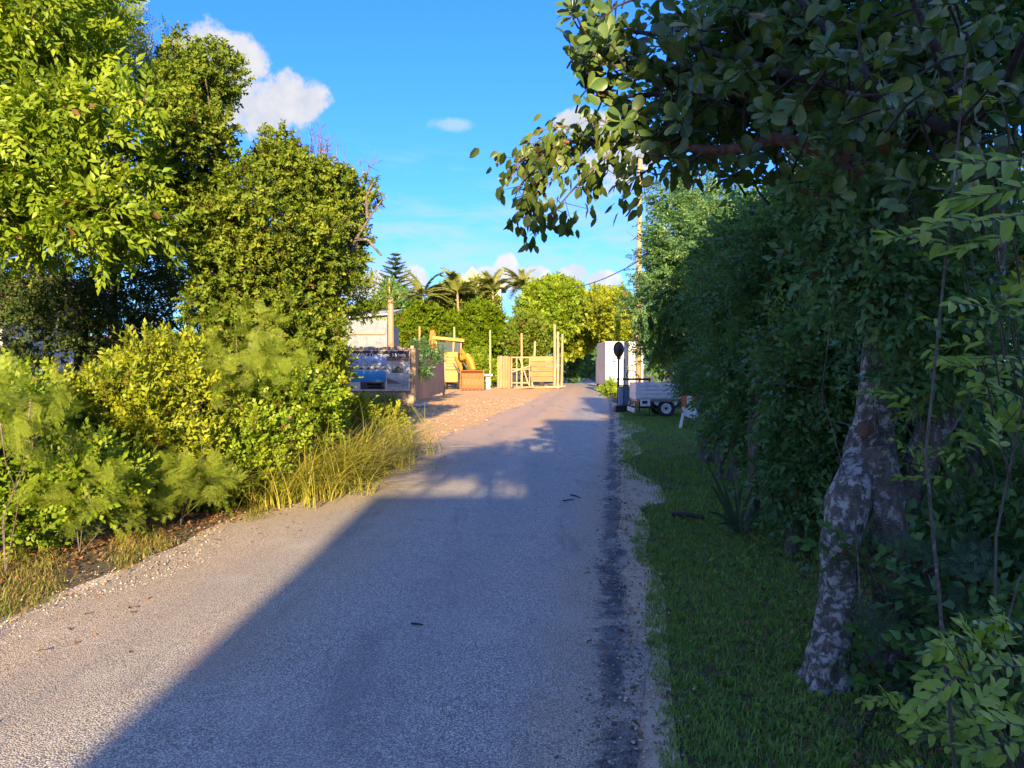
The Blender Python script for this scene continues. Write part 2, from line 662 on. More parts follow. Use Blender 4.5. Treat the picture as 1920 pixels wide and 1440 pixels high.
def plain(name, col, rough=0.6, var=0.15, scale=6.0, metal=0.0, bump=0.0, dirt=None, dscale=3.0, spec=0.5):
    m, g, b = new_mat(name)
    tc = g.add('ShaderNodeTexCoord').outputs['Object']
    n = g.noise(tc, scale, 5, .6)
    c = g.mix(g.math('MULTIPLY', g.sstep(n, .3, .75), var * 2, clamp=True), col, tuple(q * .55 for q in col))
    if dirt:
        n2 = g.noise(tc, dscale, 6, .65)
        c = g.mix(g.sstep(n2, .5, .72), c, dirt)
    g.put(b.inputs['Base Color'], c)
    b.inputs['Roughness'].default_value = rough
    b.inputs['Metallic'].default_value = metal
    b.inputs['Specular IOR Level'].default_value = spec
    if bump:
        bp = g.add('ShaderNodeBump')
        bp.inputs['Strength'].default_value = bump
        bp.inputs['Distance'].default_value = .02
        g.put(bp.inputs['Height'], g.noise(tc, scale * 4, 4, .6))
        g.l.new(bp.outputs[0], b.inputs['Normal'])
    return m


def leaf_mat(name, c0, c1, c2, trans=0.35, rough=0.45, per_object=False, brown=0.02, spec=.4):
    m, g, b = new_mat(name)
    if per_object:
        r = g.add('ShaderNodeObjectInfo').outputs['Random']
    else:
        r = g.add('ShaderNodeAttribute', attribute_name='rnd').outputs['Fac']
    col = g.ramp(r, [(0.0, c0), (0.5, c1), (1.0, c2)])
    if per_object:      # midrib and side veins
        sx = g.add('ShaderNodeSeparateXYZ')
        g.l.new(g.add('ShaderNodeTexCoord').outputs['Object'], sx.inputs[0])
        axx = g.math('ABSOLUTE', sx.outputs[0])
        rib = g.sstep(axx, .022, .008)
        sv = g.math('ABSOLUTE', g.math('SUBTRACT', g.math('FRACT', g.math('MULTIPLY', g.math('SUBTRACT', sx.outputs[1], g.math('MULTIPLY', axx, .9)), 9.0)), .5))
        rib = g.math('MAXIMUM', rib, g.math('MULTIPLY', g.sstep(sv, .07, .02), .4))
        col = g.mix(g.math('MULTIPLY', rib, .55), col, (.26, .30, .09, 1))
    # blotches and a few yellowing leaves
    big = g.noise(pos(g), 0.9, 1, .5)
    col = g.mix(g.math('MULTIPLY', g.sstep(big, .42, .7), .45), col, g.mix(.6, col, c2))
    if brown and not per_object:
        col = g.mix(g.math('LESS_THAN', r, brown), col, (.15, .085, .03, 1))
    g.put(b.inputs['Base Color'], col)
    b.inputs['Roughness'].default_value = rough
    b.inputs['Specular IOR Level'].default_value = spec
    t = g.add('ShaderNodeBsdfTranslucent')
    g.put(t.inputs['Color'], g.mix(1.0, col, (1.5, 1.55, .6, 1), 'MULTIPLY'))
    mx = g.add('ShaderNodeMixShader')
    mx.inputs[0].default_value = trans
    g.l.new(b.outputs[0], mx.inputs[1])
    g.l.new(t.outputs[0], mx.inputs[2])
    g.l.new(mx.outputs[0], g.n['Material Output'].inputs['Surface'])
    return m


def bark_mat(name, c0, c1, lichen=None, scale=6.0, lf=.55):
    m, g, b = new_mat(name)
    p = pos(g)
    st = g.vmath('MULTIPLY', p, (1, 1, .45))
    n = g.noise(st, scale * 3, 6, .65)
    col = g.mix(g.sstep(n, .35, .65), c0, c1)
    if lichen:
        v = g.noise(p, scale * 1.6, 6, .7, .4)
        col = g.mix(g.sstep(v, lf - .05, lf + .07), col, lichen)
        k = g.voronoi(g.vmath('MULTIPLY', p, (1, 1, .7)), scale * 4.5)
        col = g.mix(g.math('MULTIPLY', g.sstep(k.outputs['Distance'], .22, .05), .7), col, tuple(q * .3 for q in c0))
    g.put(b.inputs['Base Color'], col)
    b.inputs['Roughness'].default_value = .85
    bp = g.add('ShaderNodeBump')
    bp.inputs['Strength'].default_value = .7
    bp.inputs['Distance'].default_value = .025
    g.put(bp.inputs['Height'], g.math('ADD', n, g.noise(p, scale * 9, 4, .6)))
    g.l.new(bp.outputs[0], b.inputs['Normal'])
    return m


def wood_mat(name, c0, c1, vertical=True):
    m, g, b = new_mat(name)
    tc = g.add('ShaderNodeTexCoord').outputs['Object']
    s = (9, 9, .6) if vertical else (.6, 9, 9)
    oi = g.add('ShaderNodeObjectInfo').outputs['Random']
    off = g.add('ShaderNodeCombineXYZ')
    g.put(off.inputs[0], g.math('MULTIPLY', oi, 31.0))
    g.put(off.inputs[1], g.math('MULTIPLY', oi, 17.0))
    n = g.noise(g.vmath('ADD', g.vmath('MULTIPLY', tc, s), off.outputs[0]), 2.5, 5, .6, .3)
    col = g.mix(g.sstep(n, .3, .7), c0, c1)
    col = g.mix(g.math('MULTIPLY', oi, .5), col, tuple(q * .6 for q in c0))
    g.put(b.inputs['Base Color'], col)
    b.inputs['Roughness'].default_value = .8
    bp = g.add('ShaderNodeBump')
    bp.inputs['Strength'].default_value = .4
    bp.inputs['Distance'].default_value = .01
    g.put(bp.inputs['Height'], n)
    g.l.new(bp.outputs[0], b.inputs['Normal'])
    return m


def ground_mat():
    m, g, b = new_mat('soil')
    p = pos(g)
    n = g.noise(p, .6, 6, .6)
    n2 = g.noise(p, 14, 5, .65)
    col = g.ramp(n, [(.3, (.035, .05, .018)), (.5, (.075, .07, .03)), (.7, (.12, .09, .05))])
    col = g.mix(g.sstep(n2, .5, .7), col, (.05, .035, .02, 1))
    g.put(b.inputs['Base Color'], col)
    b.inputs['Roughness'].default_value = .95
    bp = g.add('ShaderNodeBump')
    bp.inputs['Strength'].default_value = .6
    bp.inputs['Distance'].default_value = .04
    g.put(bp.inputs['Height'], n2)
    g.l.new(bp.outputs[0], b.inputs['Normal'])
    return m


def dirt_mat():
    m, g, b = new_mat('sandy_dirt')
    p = pos(g)
    n = g.noise(p, .5, 6, .62)
    n2 = g.noise(p, 5, 6, .65)
    v = g.voronoi(p, 38)
    col = g.ramp(n, [(.3, (.47, .27, .105)), (.5, (.53, .312, .122)), (.72, (.58, .365, .16))])
    col = g.mix(g.math('MULTIPLY', g.sstep(n2, .50, .75), .22), col, (.36, .20, .09, 1))
    col = g.mix(g.math('MULTIPLY', g.sstep(v.outputs['Distance'], .3, .1), .35), col, (.66, .52, .34, 1))
    g.put(b.inputs['Base Color'], col)
    b.inputs['Roughness'].default_value = .95
    bp = g.add('ShaderNodeBump')
    bp.inputs['Strength'].default_value = .2
    bp.inputs['Distance'].default_value = .01
    g.put(bp.inputs['Height'], g.math('ADD', n2, g.math('MULTIPLY', v.outputs['Distance'], -.5)))
    g.l.new(bp.outputs[0], b.inputs['Normal'])
    return m


def road_mat():
    """worn chip-seal: pale stone chips in grey binder, sandy at the edges, broken tar on the right"""
    m, g, b = new_mat('chip_seal')
    p = pos(g)
    ac = g.add('ShaderNodeAttribute', attribute_name='across').outputs['Fac']     # metres from the left edge
    v = g.voronoi(p, 125)
    vf = g.voronoi(p, 46)
    cell = g.add('ShaderNodeSeparateColor')
    g.l.new(v.outputs['Color'], cell.inputs[0])
    big = g.noise(p, .35, 5, .55)
    mid = g.noise(p, 2.2, 5, .6)
    stone = g.ramp(cell.outputs[0], [(0.0, (.165, .165, .145)), (.3, (.375, .38, .335)), (.7, (.565, .565, .49)), (1.0, (.82, .80, .69))])
    gap = g.sstep(v.outputs['Distance'], .42, .62)
    col = g.mix(gap, stone, (.16, .16, .14, 1))
    col = g.mix(g.math('MULTIPLY', g.sstep(vf.outputs['Distance'], .45, .15), .25), col, (.34, .33, .31, 1))
    col = g.mix(g.math('MULTIPLY', g.sstep(big, .5, .68), .35), col, (.33, .30, .25, 1))
    col = g.mix(g.math('MULTIPLY', g.sstep(mid, .55, .75), .3), col, (.10, .10, .105, 1))
    # sandy, stony margins
    wob = g.math('MULTIPLY', g.math('SUBTRACT', g.noise(p, 1.1, 5, .6), .5), 1.5)
    py = g.add('ShaderNodeSeparateXYZ')
    g.l.new(p, py.inputs[0])
    yard = g.math('MULTIPLY', g.math('MULTIPLY', g.sstep(py.outputs[1], 11, 22), g.sstep(py.outputs[1], 75, 55)), 1.0)
    lft = g.sstep(g.math('SUBTRACT', g.math('ADD', ac, wob), yard), 2.6, .7)
    sand = g.ramp(cell.outputs[1], [(0, (.34, .265, .175)), (.5, (.52, .42, .29)), (1, (.68, .58, .44))])
    sand = g.mix(gap, sand, (.20, .165, .12, 1))
    sand = g.mix(g.math('MULTIPLY', yard, .75), sand, g.mix(cell.outputs[1], (.44, .265, .12, 1), (.62, .41, .21, 1)))
    col = g.mix(g.math('MULTIPLY', lft, .93), col, sand)
    rgt = g.sstep(g.math('ADD', ac, g.math('MULTIPLY', wob, .5)), 3.30, 3.75)
    col = g.mix(g.math('MULTIPLY', rgt, .75), col, sand)
    # bare broken tar at the very edge
    tw_ = g.math('MULTIPLY', g.math('SUBTRACT', g.noise(p, 4.5, 5, .7), .5), .55)
    tar = g.math('MULTIPLY', g.sstep(g.math('ADD', ac, tw_), 3.77, 3.86),
                 g.sstep(g.math('SUBTRACT', ac, tw_), 4.03, 3.94))
    tar = g.math('MULTIPLY', tar, g.sstep(g.noise(p, 1.1, 5, .65), .38, .54))
    col = g.mix(tar, col, g.mix(g.sstep(g.noise(p, 30, 3, .6), .4, .7), (.022, .024, .03, 1), (.09, .09, .10, 1)))
    # polished wheel tracks, long oil-dark streaks, hairline cracks
    for tr in (1.15, 2.75):
        k = g.sstep(g.math('ABSOLUTE', g.math('SUBTRACT', g.math('ADD', ac, g.math('MULTIPLY', wob, .15)), tr)), .42, .1)
        col = g.mix(g.math('MULTIPLY', k, .45), col, g.mix(.5, col, (.20, .205, .19, 1)))
    stn = g.noise(g.vmath('MULTIPLY', p, (2.2, .35, 1)), 1.3, 5, .65)
    col = g.mix(g.math('MULTIPLY', g.sstep(stn, .52, .72), .5), col, (.12, .12, .125, 1))
    pale = g.noise(g.vmath('ADD', p, (5.3, 2.2, 0)), .8, 4, .6)
    col = g.mix(g.math('MULTIPLY', g.sstep(pale, .55, .75), .30), col, (.52, .49, .44, 1))
    ck = g.voronoi(g.vmath('ADD', p, g.vmath('MULTIPLY', g.add('ShaderNodeTexNoise').outputs['Color'], (.5, .5, 0))), .55, 'DISTANCE_TO_EDGE')
    crack = g.math('MULTIPLY', g.sstep(ck.outputs['Distance'], .007, .002), g.sstep(g.noise(p, .5, 2, .5), .55, .65))
    col = g.mix(g.math('MULTIPLY', crack, .55), col, (.04, .04, .045, 1))
    # pinkish worn patches
    pk = g.sstep(g.noise(g.vmath('MULTIPLY', p, (1.6, .45, 1)), .9, 4, .5), .60, .70)
    col = g.mix(g.math('MULTIPLY', pk, .45), col, (.33, .24, .19, 1))
    g.put(b.inputs['Base Color'], col)
    b.inputs['Roughness'].default_value = .62
    b.inputs['Specular IOR Level'].default_value = .5
    bp = g.add('ShaderNodeBump')
    bp.inputs['Strength'].default_value = .6
    bp.inputs['Distance'].default_value = .008
    h = g.math('ADD', g.math('MULTIPLY', v.outputs['Distance'], -1.0), g.math('MULTIPLY', cell.outputs[2], .6))
    g.put(bp.inputs['Height'], h)
    g.l.new(bp.outputs[0], b.inputs['Normal'])
    return m


M = MATS
M['soil'] = ground_mat()
M['dirt'] = dirt_mat()
M['road'] = road_mat()
M['lf_bright'] = leaf_mat('leaf_bright_green', (.065, .13, .010), (.155, .245, .016), (.29, .36, .03), .38, .42, spec=.22)
M['lf_olive'] = leaf_mat('leaf_olive', (.05, .10, .012), (.12, .185, .018), (.24, .275, .03), .32, .55, brown=.02, spec=.15)
M['lf_lime'] = leaf_mat('leaf_lime', (.09, .14, .010), (.21, .265, .016), (.36, .38, .03), .40, .45, spec=.25)
M['lf_hedge'] = leaf_mat('leaf_vine_hedge', (.045, .085, .004), (.085, .145, .005), (.14, .195, .008), .30, .6, spec=.06)
M['lf_dark'] = leaf_mat('leaf_dark_green', (.034, .092, .038), (.078, .185, .064), (.15, .26, .078), .42, .36)
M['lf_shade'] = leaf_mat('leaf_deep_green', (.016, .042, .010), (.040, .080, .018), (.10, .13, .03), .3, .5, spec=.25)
M['lf_big'] = leaf_mat('leaf_leathery', (.035, .075, .022), (.07, .135, .032), (.14, .20, .045), .26, .32, spec=.5)
M['lf_big_o'] = leaf_mat('leaf_leathery_single', (.035, .075, .022), (.07, .135, .032), (.15, .21, .045), .26, .32, per_object=True, spec=.5)
M['lf_young_o'] = leaf_mat('leaf_young_single', (.13, .24, .03), (.23, .36, .04), (.32, .42, .055), .38, .35, per_object=True, brown=0)
M['lf_young'] = leaf_mat('leaf_young', (.03, .07, .014), (.07, .13, .022), (.13, .19, .035), .38, .35, brown=0)
M['lf_feather'] = leaf_mat('leaf_feathery', (.09, .15, .018), (.19, .26, .03), (.29, .34, .05), .40, .5, brown=0, spec=.2)
M['lf_feather_dk'] = leaf_mat('leaf_feathery_grey', (.02, .05, .03), (.035, .08, .045), (.06, .11, .06), .3, .5, brown=0)
M['lf_palm'] = leaf_mat('leaf_palm', (.10, .13, .03), (.18, .21, .05), (.28, .28, .09), .25, .5, spec=.2)
M['lf_pine'] = leaf_mat('leaf_pine', (.04, .08, .03), (.07, .12, .04), (.12, .17, .06), .15, .5, spec=.2)
M['lf_grass'] = leaf_mat('lawn_blade', (.075, .16, .026), (.15, .285, .045), (.26, .34, .06), .3, .5, brown=.05)
M['lf_verge'] = leaf_mat('verge_blade', (.08, .12, .018), (.19, .21, .035), (.36, .28, .09), .3, .5, brown=.10)
M['lf_cane'] = leaf_mat('tall_grass_blade', (.14, .17, .02), (.30, .31, .04), (.48, .40, .10), .35, .45, brown=.05, spec=.25)
M['lf_dry'] = leaf_mat('dead_leaf', (.07, .035, .015), (.15, .075, .03), (.24, .14, .06), .15, .7)
M['lf_strap'] = leaf_mat('strap_leaf', (.04, .08, .04), (.08, .13, .07), (.2, .26, .16), .15, .35, brown=0)
M['bark_pale'] = bark_mat('bark_pale', (.075, .063, .052), (.16, .137, .118), (.46, .44, .415), 13.0, .52)
M['bark_pale2'] = bark_mat('bark_pale_brown', (.065, .052, .042), (.15, .125, .10), (.34, .32, .29), 11.0, .56)
M['bark_grey'] = bark_mat('bark_grey', (.07, .055, .042), (.15, .125, .10), (.26, .24, .21), 7.0, .6)
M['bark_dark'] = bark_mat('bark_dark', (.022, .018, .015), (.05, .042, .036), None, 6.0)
M['bark_red'] = bark_mat('bark_reddish', (.10, .045, .03), (.19, .095, .065), (.26, .17, .13), 7.0, .62)
M['bark_tan'] = bark_mat('bark_tan', (.17, .12, .08), (.30, .23, .16), None, 6.0)

# ------------------------------------------------------------------ the setting
rs = np.random.default_rng(7)


def road_right(y):
    return .13 * y + .10 - (.00042 * max(0, y - 20) ** 2 if y < 90 else .00042 * 70 ** 2 + .0588 * (y - 90))


def road_left(y):
    return road_right(y) - 4.0


def hill(x, y):
    a = min(1, max(0, (y - 72) / 34.0))
    a = a * a * (3 - 2 * a)
    e = min(1, max(0, (road_left(min(y, 150)) - 5 - x) / 12.0))
    e = e * e * (3 - 2 * e)
    return 6.0 * a * e


def sheet(name, xs_fn, ys, ncol, z, mat, attr=None, wob=None, zfun=None):
    """a strip of ground: for every y, columns spread from x0(y) to x1(y)"""
    V, F, A = [], [], []
    for y in ys:
        x0, x1 = xs_fn(y)
        for c in range(ncol + 1):
            t = c / ncol
            x = x0 + (x1 - x0) * t
            V.append((x, y, z + (zfun(x, y, t) if zfun else 0)))
            A.append(x - road_left(y))
    n = ncol + 1
    for i in range(len(ys) - 1):
        for c in range(ncol):
            F.append((i * n + c, i * n + c + 1, (i + 1) * n + c + 1, (i + 1) * n + c))
    me = bpy.data.meshes.new(name)
    me.from_pydata(V, [], F)
    if attr:
        at = me.attributes.new(attr, 'FLOAT', 'POINT')
        at.data.foreach_set('value', A)
    me.materials.append(mat)
    me.polygons.foreach_set('use_smooth', [True] * len(me.polygons))
    o = link(name, me)
    o['kind'] = 'structure'
    return o


# ground to the horizon
gy = [-2500, -600, -150, -60, -30, -10] + [float(q) for q in range(0, 160, 4)] + [170, 200, 260, 400, 900, 2500]
gx = [-2500, -700, -250, -120, -80] + [float(q) for q in range(-60, 61, 4)] + [80, 120, 250, 700, 2500]
V = [(x, y, hill(x, y)) for y in gy for x in gx]
n = len(gx)
F = [(i * n + j, i * n + j + 1, (i + 1) * n + j + 1, (i + 1) * n + j) for i in range(len(gy) - 1) for j in range(n - 1)]
me = bpy.data.meshes.new('ground')
me.from_pydata(V, [], F)
me.materials.append(M['soil'])
me.polygons.foreach_set('use_smooth', [True] * len(me.polygons))
o = link('ground', me)
o['kind'] = 'structure'

_nr = random.Random(3)
nz = [_nr.uniform(-1, 1) for _ in range(400)]


def wig(y, k=1.0, s=0):
    i = y * k + 50 + s * 37
    a = int(math.floor(i))
    t = i - a
    t = t * t * (3 - 2 * t)
    return nz[a % 400] * (1 - t) + nz[(a + 1) % 400] * t


ys_near = [-30, -20, -12, -6, -2] + [q * .25 for q in range(0, 121)] + [31 + q for q in range(0, 110, 2)]
sheet('road', lambda y: (road_left(y) + .16 * wig(y, 1.4) + .05 * wig(y, 6, 1), road_right(y) + .10 * wig(y, 1.2, 2) + .05 * wig(y, 5, 3)), ys_near, 24, .014, M['road'], 'across',
      zfun=lambda x, y, t: .035 * math.sin(PI * t) + .006 * wig(y, .8, 4))
sheet('dirt_yard', lambda y: (max(-22, -2.0 - .62 * (y - 15.5)) if y < 33 else -22, road_left(y) + 1.2), [13.2 + q * .8 for q in range(0, 86)], 20, .006, M['dirt'])
M['margin'] = plain('pale_gravel', (.52, .43, .30), .95, .2, 9, bump=.8, dirt=(.28, .20, .12), dscale=6)
sheet('gravel_margin', lambda y: (road_left(y) - .06 + .12 * wig(y, .9, 8), road_left(y) + .8), [-6 + q * .5 for q in range(0, 48)], 4, .004, M['margin'])


sheet('sandy_margin', lambda y: (road_right(y) - .25, road_right(y) + .22 + .16 * wig(y, .9, 60) + (.5 * max(0, wig(y, .4, 21)) if y > 9 else 0)), [-4 + q * .4 for q in range(0, 100)], 4, .005, M['margin'])


# ---- gravel, lawn and litter that nobody could count
def pebble(rng):
    v = norm(rng.normal(0, 1, (6, 3)) * .25 + np.array([(1, 0, 0), (0, 1, 0), (-1, 0, 0), (0, -1, 0), (0, 0, 1), (0, 0, -1)])) * rng.uniform(.7, 1.1, (6, 1))
    v[:, 2] *= .6
    f = np.array([(0, 1, 4), (1, 2, 4), (2, 3, 4), (3, 0, 4), (1, 0, 5), (2, 1, 5), (3, 2, 5), (0, 3, 5)])
    return v, f, np.zeros(6)


def stone_mat():
    m, g, b = new_mat('gravel_stone')
    r = g.add('ShaderNodeAttribute', attribute_name='rnd').outputs['Fac']
    g.put(b.inputs['Base Color'], g.ramp(r, [(0, (.07, .065, .06)), (.4, (.22, .18, .13)), (.75, (.38, .32, .24)), (1, (.55, .50, .42))]))
    b.inputs['Roughness'].default_value = .9
    return m


M['stone'] = stone_mat()
pt = [pebble(rs) for _ in range(5)]
Ps, Ss = [], []
for side, cnt in ((0, 9000), (1, 4200)):
    y = 2.4 + 14 * rs.random(cnt) ** 1.7
    if side == 0:
        x = np.array([road_left(q) for q in y]) + .55 + np.abs(rs.normal(0, .55, cnt)) - .8 * rs.random(cnt)
    else:
        x = np.array([road_right(q) for q in y]) - .05 + rs.normal(0, .16, cnt)
    z = np.where(side == 0, .022, .02) * np.ones(cnt)
    Ps.append(np.stack([x, y, z], 1))
    Ss.append(rs.gamma(3.0, .0019, cnt) + .0025)
yy_ = 14.5 + 26 * rs.random(2200)
Ps.append(np.stack([np.array([road_left(q) for q in yy_]) + rs.uniform(-4, .9, 2200), yy_, np.full(2200, .012)], 1))
Ss.append(rs.gamma(3.0, .006, 2200) + .006)
Ps, Ss = np.concatenate(Ps), np.concatenate(Ss)
k = len(Ps)
V, F, R = scatter(pt, Ps, rs.normal(0, 1, (k, 3)) * np.array([1, 1, .2]), np.tile([0, 0, 1.0], (k, 1)) + rs.normal(0, .3, (k, 3)), Ss, rs.random(k), rs)
o = link('gravel', np_mesh('gravel', V, F, R, M['stone']))
tag(o, 'loose pale gravel along the road edges and over the dirt entrance', 'gravel', kind='stuff')


def hedge_x(y):
    return .95 + .185 * y


def scatter_grass(name, label, fn, n, tm, mat, smin, smax, rng, cat='grass', dens=None):
    P = fn(n)
    if dens is not None:
        P = P[dens(P)]
    m = len(P)
    V, F, R = scatter(tm, P, np.c_[rng.normal(0, 1, (m, 2)), np.zeros(m)], np.tile([0, 0, 1.0], (m, 1)) + rng.normal(0, .12, (m, 3)), rng.uniform(smin, smax, m), np.clip(rng.normal(.45, .2, m), 0, 1), rng)
    o = link(name, np_mesh(name, V, F, R, mat))
    return tag(o, label, cat, kind='stuff')


tm_lawn = [tuft_t(rs, 7, .042, .0033, 1.1, .022, 2) for _ in range(8)]
tm_lawn_far = [tuft_t(rs, 6, .07, .006, .9, .05, 2) for _ in range(6)]


def lawn_pts(y0, y1, pw):
    def fn(n):
        y = y0 + (y1 - y0) * rs.random(n) ** pw
        x0 = np.array([road_right(q) + .10 + .10 * wig(q, 1.7, 12) + (.35 * max(0, wig(q, .5, 20)) if q > 8 else 0) for q in y])
        x1 = np.array([hedge_x(q) + 1.2 for q in y])
        t = rs.random(n)
        return np.stack([x0 + (x1 - x0) * t, y, np.full(n, .004)], 1)
    return fn


def thin(P):
    q = np.array([wig(a * 1.3 + b * .4, 1.0, 30) + .6 * wig(b * 2.1 - a, 1.0, 31) for a, b in P[:, :2]])
    edge = P[:, 0] - np.array([hedge_x(b) for b in P[:, 1]])
    return (rs.random(len(P)) > np.clip(q * .6 - .25, 0, .85)) & (rs.random(len(P)) > np.clip(edge * .9 + .35, 0, .8))


scatter_grass('lawn', 'short green lawn grass on the shaded verge beside the road', lawn_pts(2.2, 8, 1.3), 13000, tm_lawn, M['lf_grass'], .6, 1.3, rs, dens=thin)
scatter_grass('far_lawn', 'short grass on the verge in front of the parked truck', lawn_pts(8, 34, 1.1), 10500, tm_lawn_far, M['lf_grass'], .7, 1.2, rs, dens=thin)
tm_broad = [spray(rs, 5, .05, leaf_simple(.36), .03, 70, 0, False, tuft=.3) for _ in range(5)]
scatter_grass('clover', 'small broad leaved ground weeds among the lawn and under the hedge', lambda n: (lambda y: np.stack([np.array([hedge_x(q) for q in y]) + rs.normal(.15, .5, n), y, np.full(n, .01)], 1))(2.2 + 12 * rs.random(n) ** 1.4), 3200, tm_broad, M['lf_grass'], .7, 1.5, rs, 'weeds',
              dens=lambda P: P[:, 0] > np.array([road_right(q) + .3 for q in P[:, 1]]))

tm_verge = [tuft_t(rs, 8, .075, .004, 1.7, .045, 2, .25) for _ in range(8)]


def bush_x(y):
    """front line of the shrubs on the left"""
    return float(np.interp(y, [0, 4, 6, 8, 9, 12, 16, 20], [-4.9, -4.55, -4.2, -3.55, -3.1, -2.5, -2.15, -2.6]))


def verge_pts(n):
    y = 1.5 + 14.5 * rs.random(n) ** 1.1
    x1 = np.array([road_left(q) + .10 + .16 * wig(q, 1.5, 40) for q in y])
    x0 = np.array([bush_x(q) - .5 for q in y])
    t = rs.random(n) ** .6
    return np.stack([x0 + (x1 - x0) * t, y, np.full(n, .006)], 1)


scatter_grass('verge_grass', 'sunlit straggly grass strip between the shrubs and the road', verge_pts, 9000, tm_verge, M['lf_verge'], .45, 1.15, rs,
              dens=lambda P: np.array([wig(a * 2 + b * 1.1, 1.0, 50) for a, b in P[:, :2]]) > -.35)
# dead leaves
dl = [(lambda q: (q[0], q[1], np.zeros(len(q[0]))))(leaf_mid(.28, .12, .35)) for _ in range(2)]
n = 7500
y = 3 + 11.5 * rs.random(n) ** 1.1
x = np.array([bush_x(q) for q in y]) + rs.normal(.28, .34, n)
P = np.stack([x, y, .012 + .02 * rs.random(n)], 1)
n2 = 900
y2 = 2.4 + 9 * rs.random(n2)
P = np.concatenate([P, np.stack([np.array([hedge_x(q) for q in y2]) + rs.normal(.3, .35, n2), y2, .02 + .01 * rs.random(n2)], 1)])
n3 = 380
y3 = 2.6 + 14 * rs.random(n3) ** 1.2
x3 = np.array([road_right(q) for q in y3]) + rs.uniform(-.3, 1.2, n3)
P = np.concatenate([P, np.stack([x3, y3, np.full(n3, .05)], 1)])
n4 = 150
y4 = 2.6 + 12 * rs.random(n4)
x4 = np.array([road_left(q) for q in y4]) + np.abs(rs.normal(0, .7, n4))
P = np.concatenate([P, np.stack([x4, y4, np.full(n4, .045)], 1)])
k = len(P)
V, F, R = scatter(dl, P, rs.normal(0, 1, (k, 3)) * np.array([1, 1, .25]), np.tile([0, 0, 1.0], (k, 1)) + rs.normal(0, .45, (k, 3)), rs.uniform(.02, .052, k), rs.random(k), rs)
o = link('leaf_litter', np_mesh('leaf_litter', V, F, R, M['lf_dry']))
tag(o, 'brown dead leaves lying along the foot of the shrubs', 'leaf litter', kind='stuff')

# ------------------------------------------------------------------ buildings and fences
M['plaster'] = plain('plaster_white', (.72, .68, .62), .85, .1, 3)
M['plaster_pink'] = plain('plaster_rose', (.55, .36, .30), .85, .1, 3)
M['roof_pale'] = plain('roof_pale_sheet', (.42, .39, .36), .6, .2, 4, dirt=(.28, .24, .21))
M['roof_rose'] = plain('roof_rose', (.36, .28, .24), .8, .2, 4)
M['roof_tile'] = plain('roof_brown', (.16, .10, .08), .8, .2, 5)
M['zinc'] = plain('corrugated_zinc', (.27, .32, .36), .5, .25, 2.0, .2, dirt=(.20, .19, .18))
M['wood_grey'] = wood_mat('board_weathered', (.30, .21, .135), (.44, .335, .235))
M['wood_warm'] = wood_mat('board_warm', (.27, .145, .065), (.40, .235, .115))
M['wood_warm_h'] = wood_mat('plank_warm', (.26, .13, .05), (.42, .235, .09), False)
M['post_pale'] = wood_mat('post_pale', (.28, .21, .115), (.42, .33, .19))
M['post_brown'] = wood_mat('post_brown', (.30, .20, .13), (.44, .31, .21))
M['glass'] = plain('window_glass', (.05, .07, .08), .12, 0, 2)
M['black_metal'] = plain('black_metal', (.012, .013, .017), .45, .1, 8)
M['grey_metal'] = plain('grey_metal', (.28, .29, .30), .4, .2, 8, .6)
M['rubber'] = plain('rubber', (.018, .018, .02), .8, .2, 20)
M['white_paint'] = plain('white_paint', (.70, .72, .75), .4, .12, 4, dirt=(.45, .44, .42), dscale=2)
M['cream_paint'] = plain('cream_paint', (.60, .58, .52), .5, .15, 3, dirt=(.42, .38, .31), dscale=1.5)
M['yellow_paint'] = plain('yellow_paint', (.50, .255, .02), .55, .3, 3, dirt=(.22, .13, .04), dscale=2, bump=.2)
M['rust'] = plain('rusty_steel', (.30, .125, .045), .8, .3, 7, dirt=(.20, .09, .04), dscale=5, bump=.4)
M['orange_paint'] = plain('orange_paint', (.62, .14, .035), .5, .15, 6)
M['red_lamp'] = plain('red_lamp', (.35, .02, .02), .25, .1, 6)
M['blue_barrel'] = plain('blue_drum', (.10, .22, .32), .45, .2, 6)
M['concrete'] = plain('concrete', (.55, .52, .47), .9, .2, 5, bump=.3)
M['rock'] = plain('limestone', (.55, .52, .48), .9, .25, 5, bump=.5)

# two-storey house behind the camera: its roof line throws the straight shadow on the road
hs = empty('roadside_house', (3.0, -14.0, 0), 'plain plaster house with a lower side wing standing behind the photographer', 'house')
H = 5.9
MB().box((-4.93, -5, 0), (-3.21, 2.3, H - .2)).build('side_wing', M['plaster'], hs)
MB().box((-4.98, -5.1, H - .18), (-3.21, 2.36, H)).build('wing_roof', M['roof_pale'], hs)
MB().box((-3.2, -3, 0), (-2.51, 2.29, 7.3)).build('shade_block', M['plaster'], hs)  # unseen middle block added to carry the shade further along the road
MB().box((-2.49, -5, 0), (4.4, 2.3, 9.5)).build('wall', M['plaster'], hs)  # taller unseen block added to hold the hedge side in shade
MB().box((-2.6, -5.1, 9.51), (4.5, 2.4, 9.7)).build('roof', M['roof_pale'], hs)
for k in range(3):
    for zz in (1.0, 3.9, 6.8):
        f = MB().box((-1.9 + k * 2.2, 2.28, zz), (-.7 + k * 2.2, 2.34, zz + 1.3)).build('window', M['plaster_pink'], hs)
        MB().box((-1.8 + k * 2.2, 2.32, zz + .1), (-.8 + k * 2.2, 2.36, zz + 1.2)).build('pane', M['glass'], f)

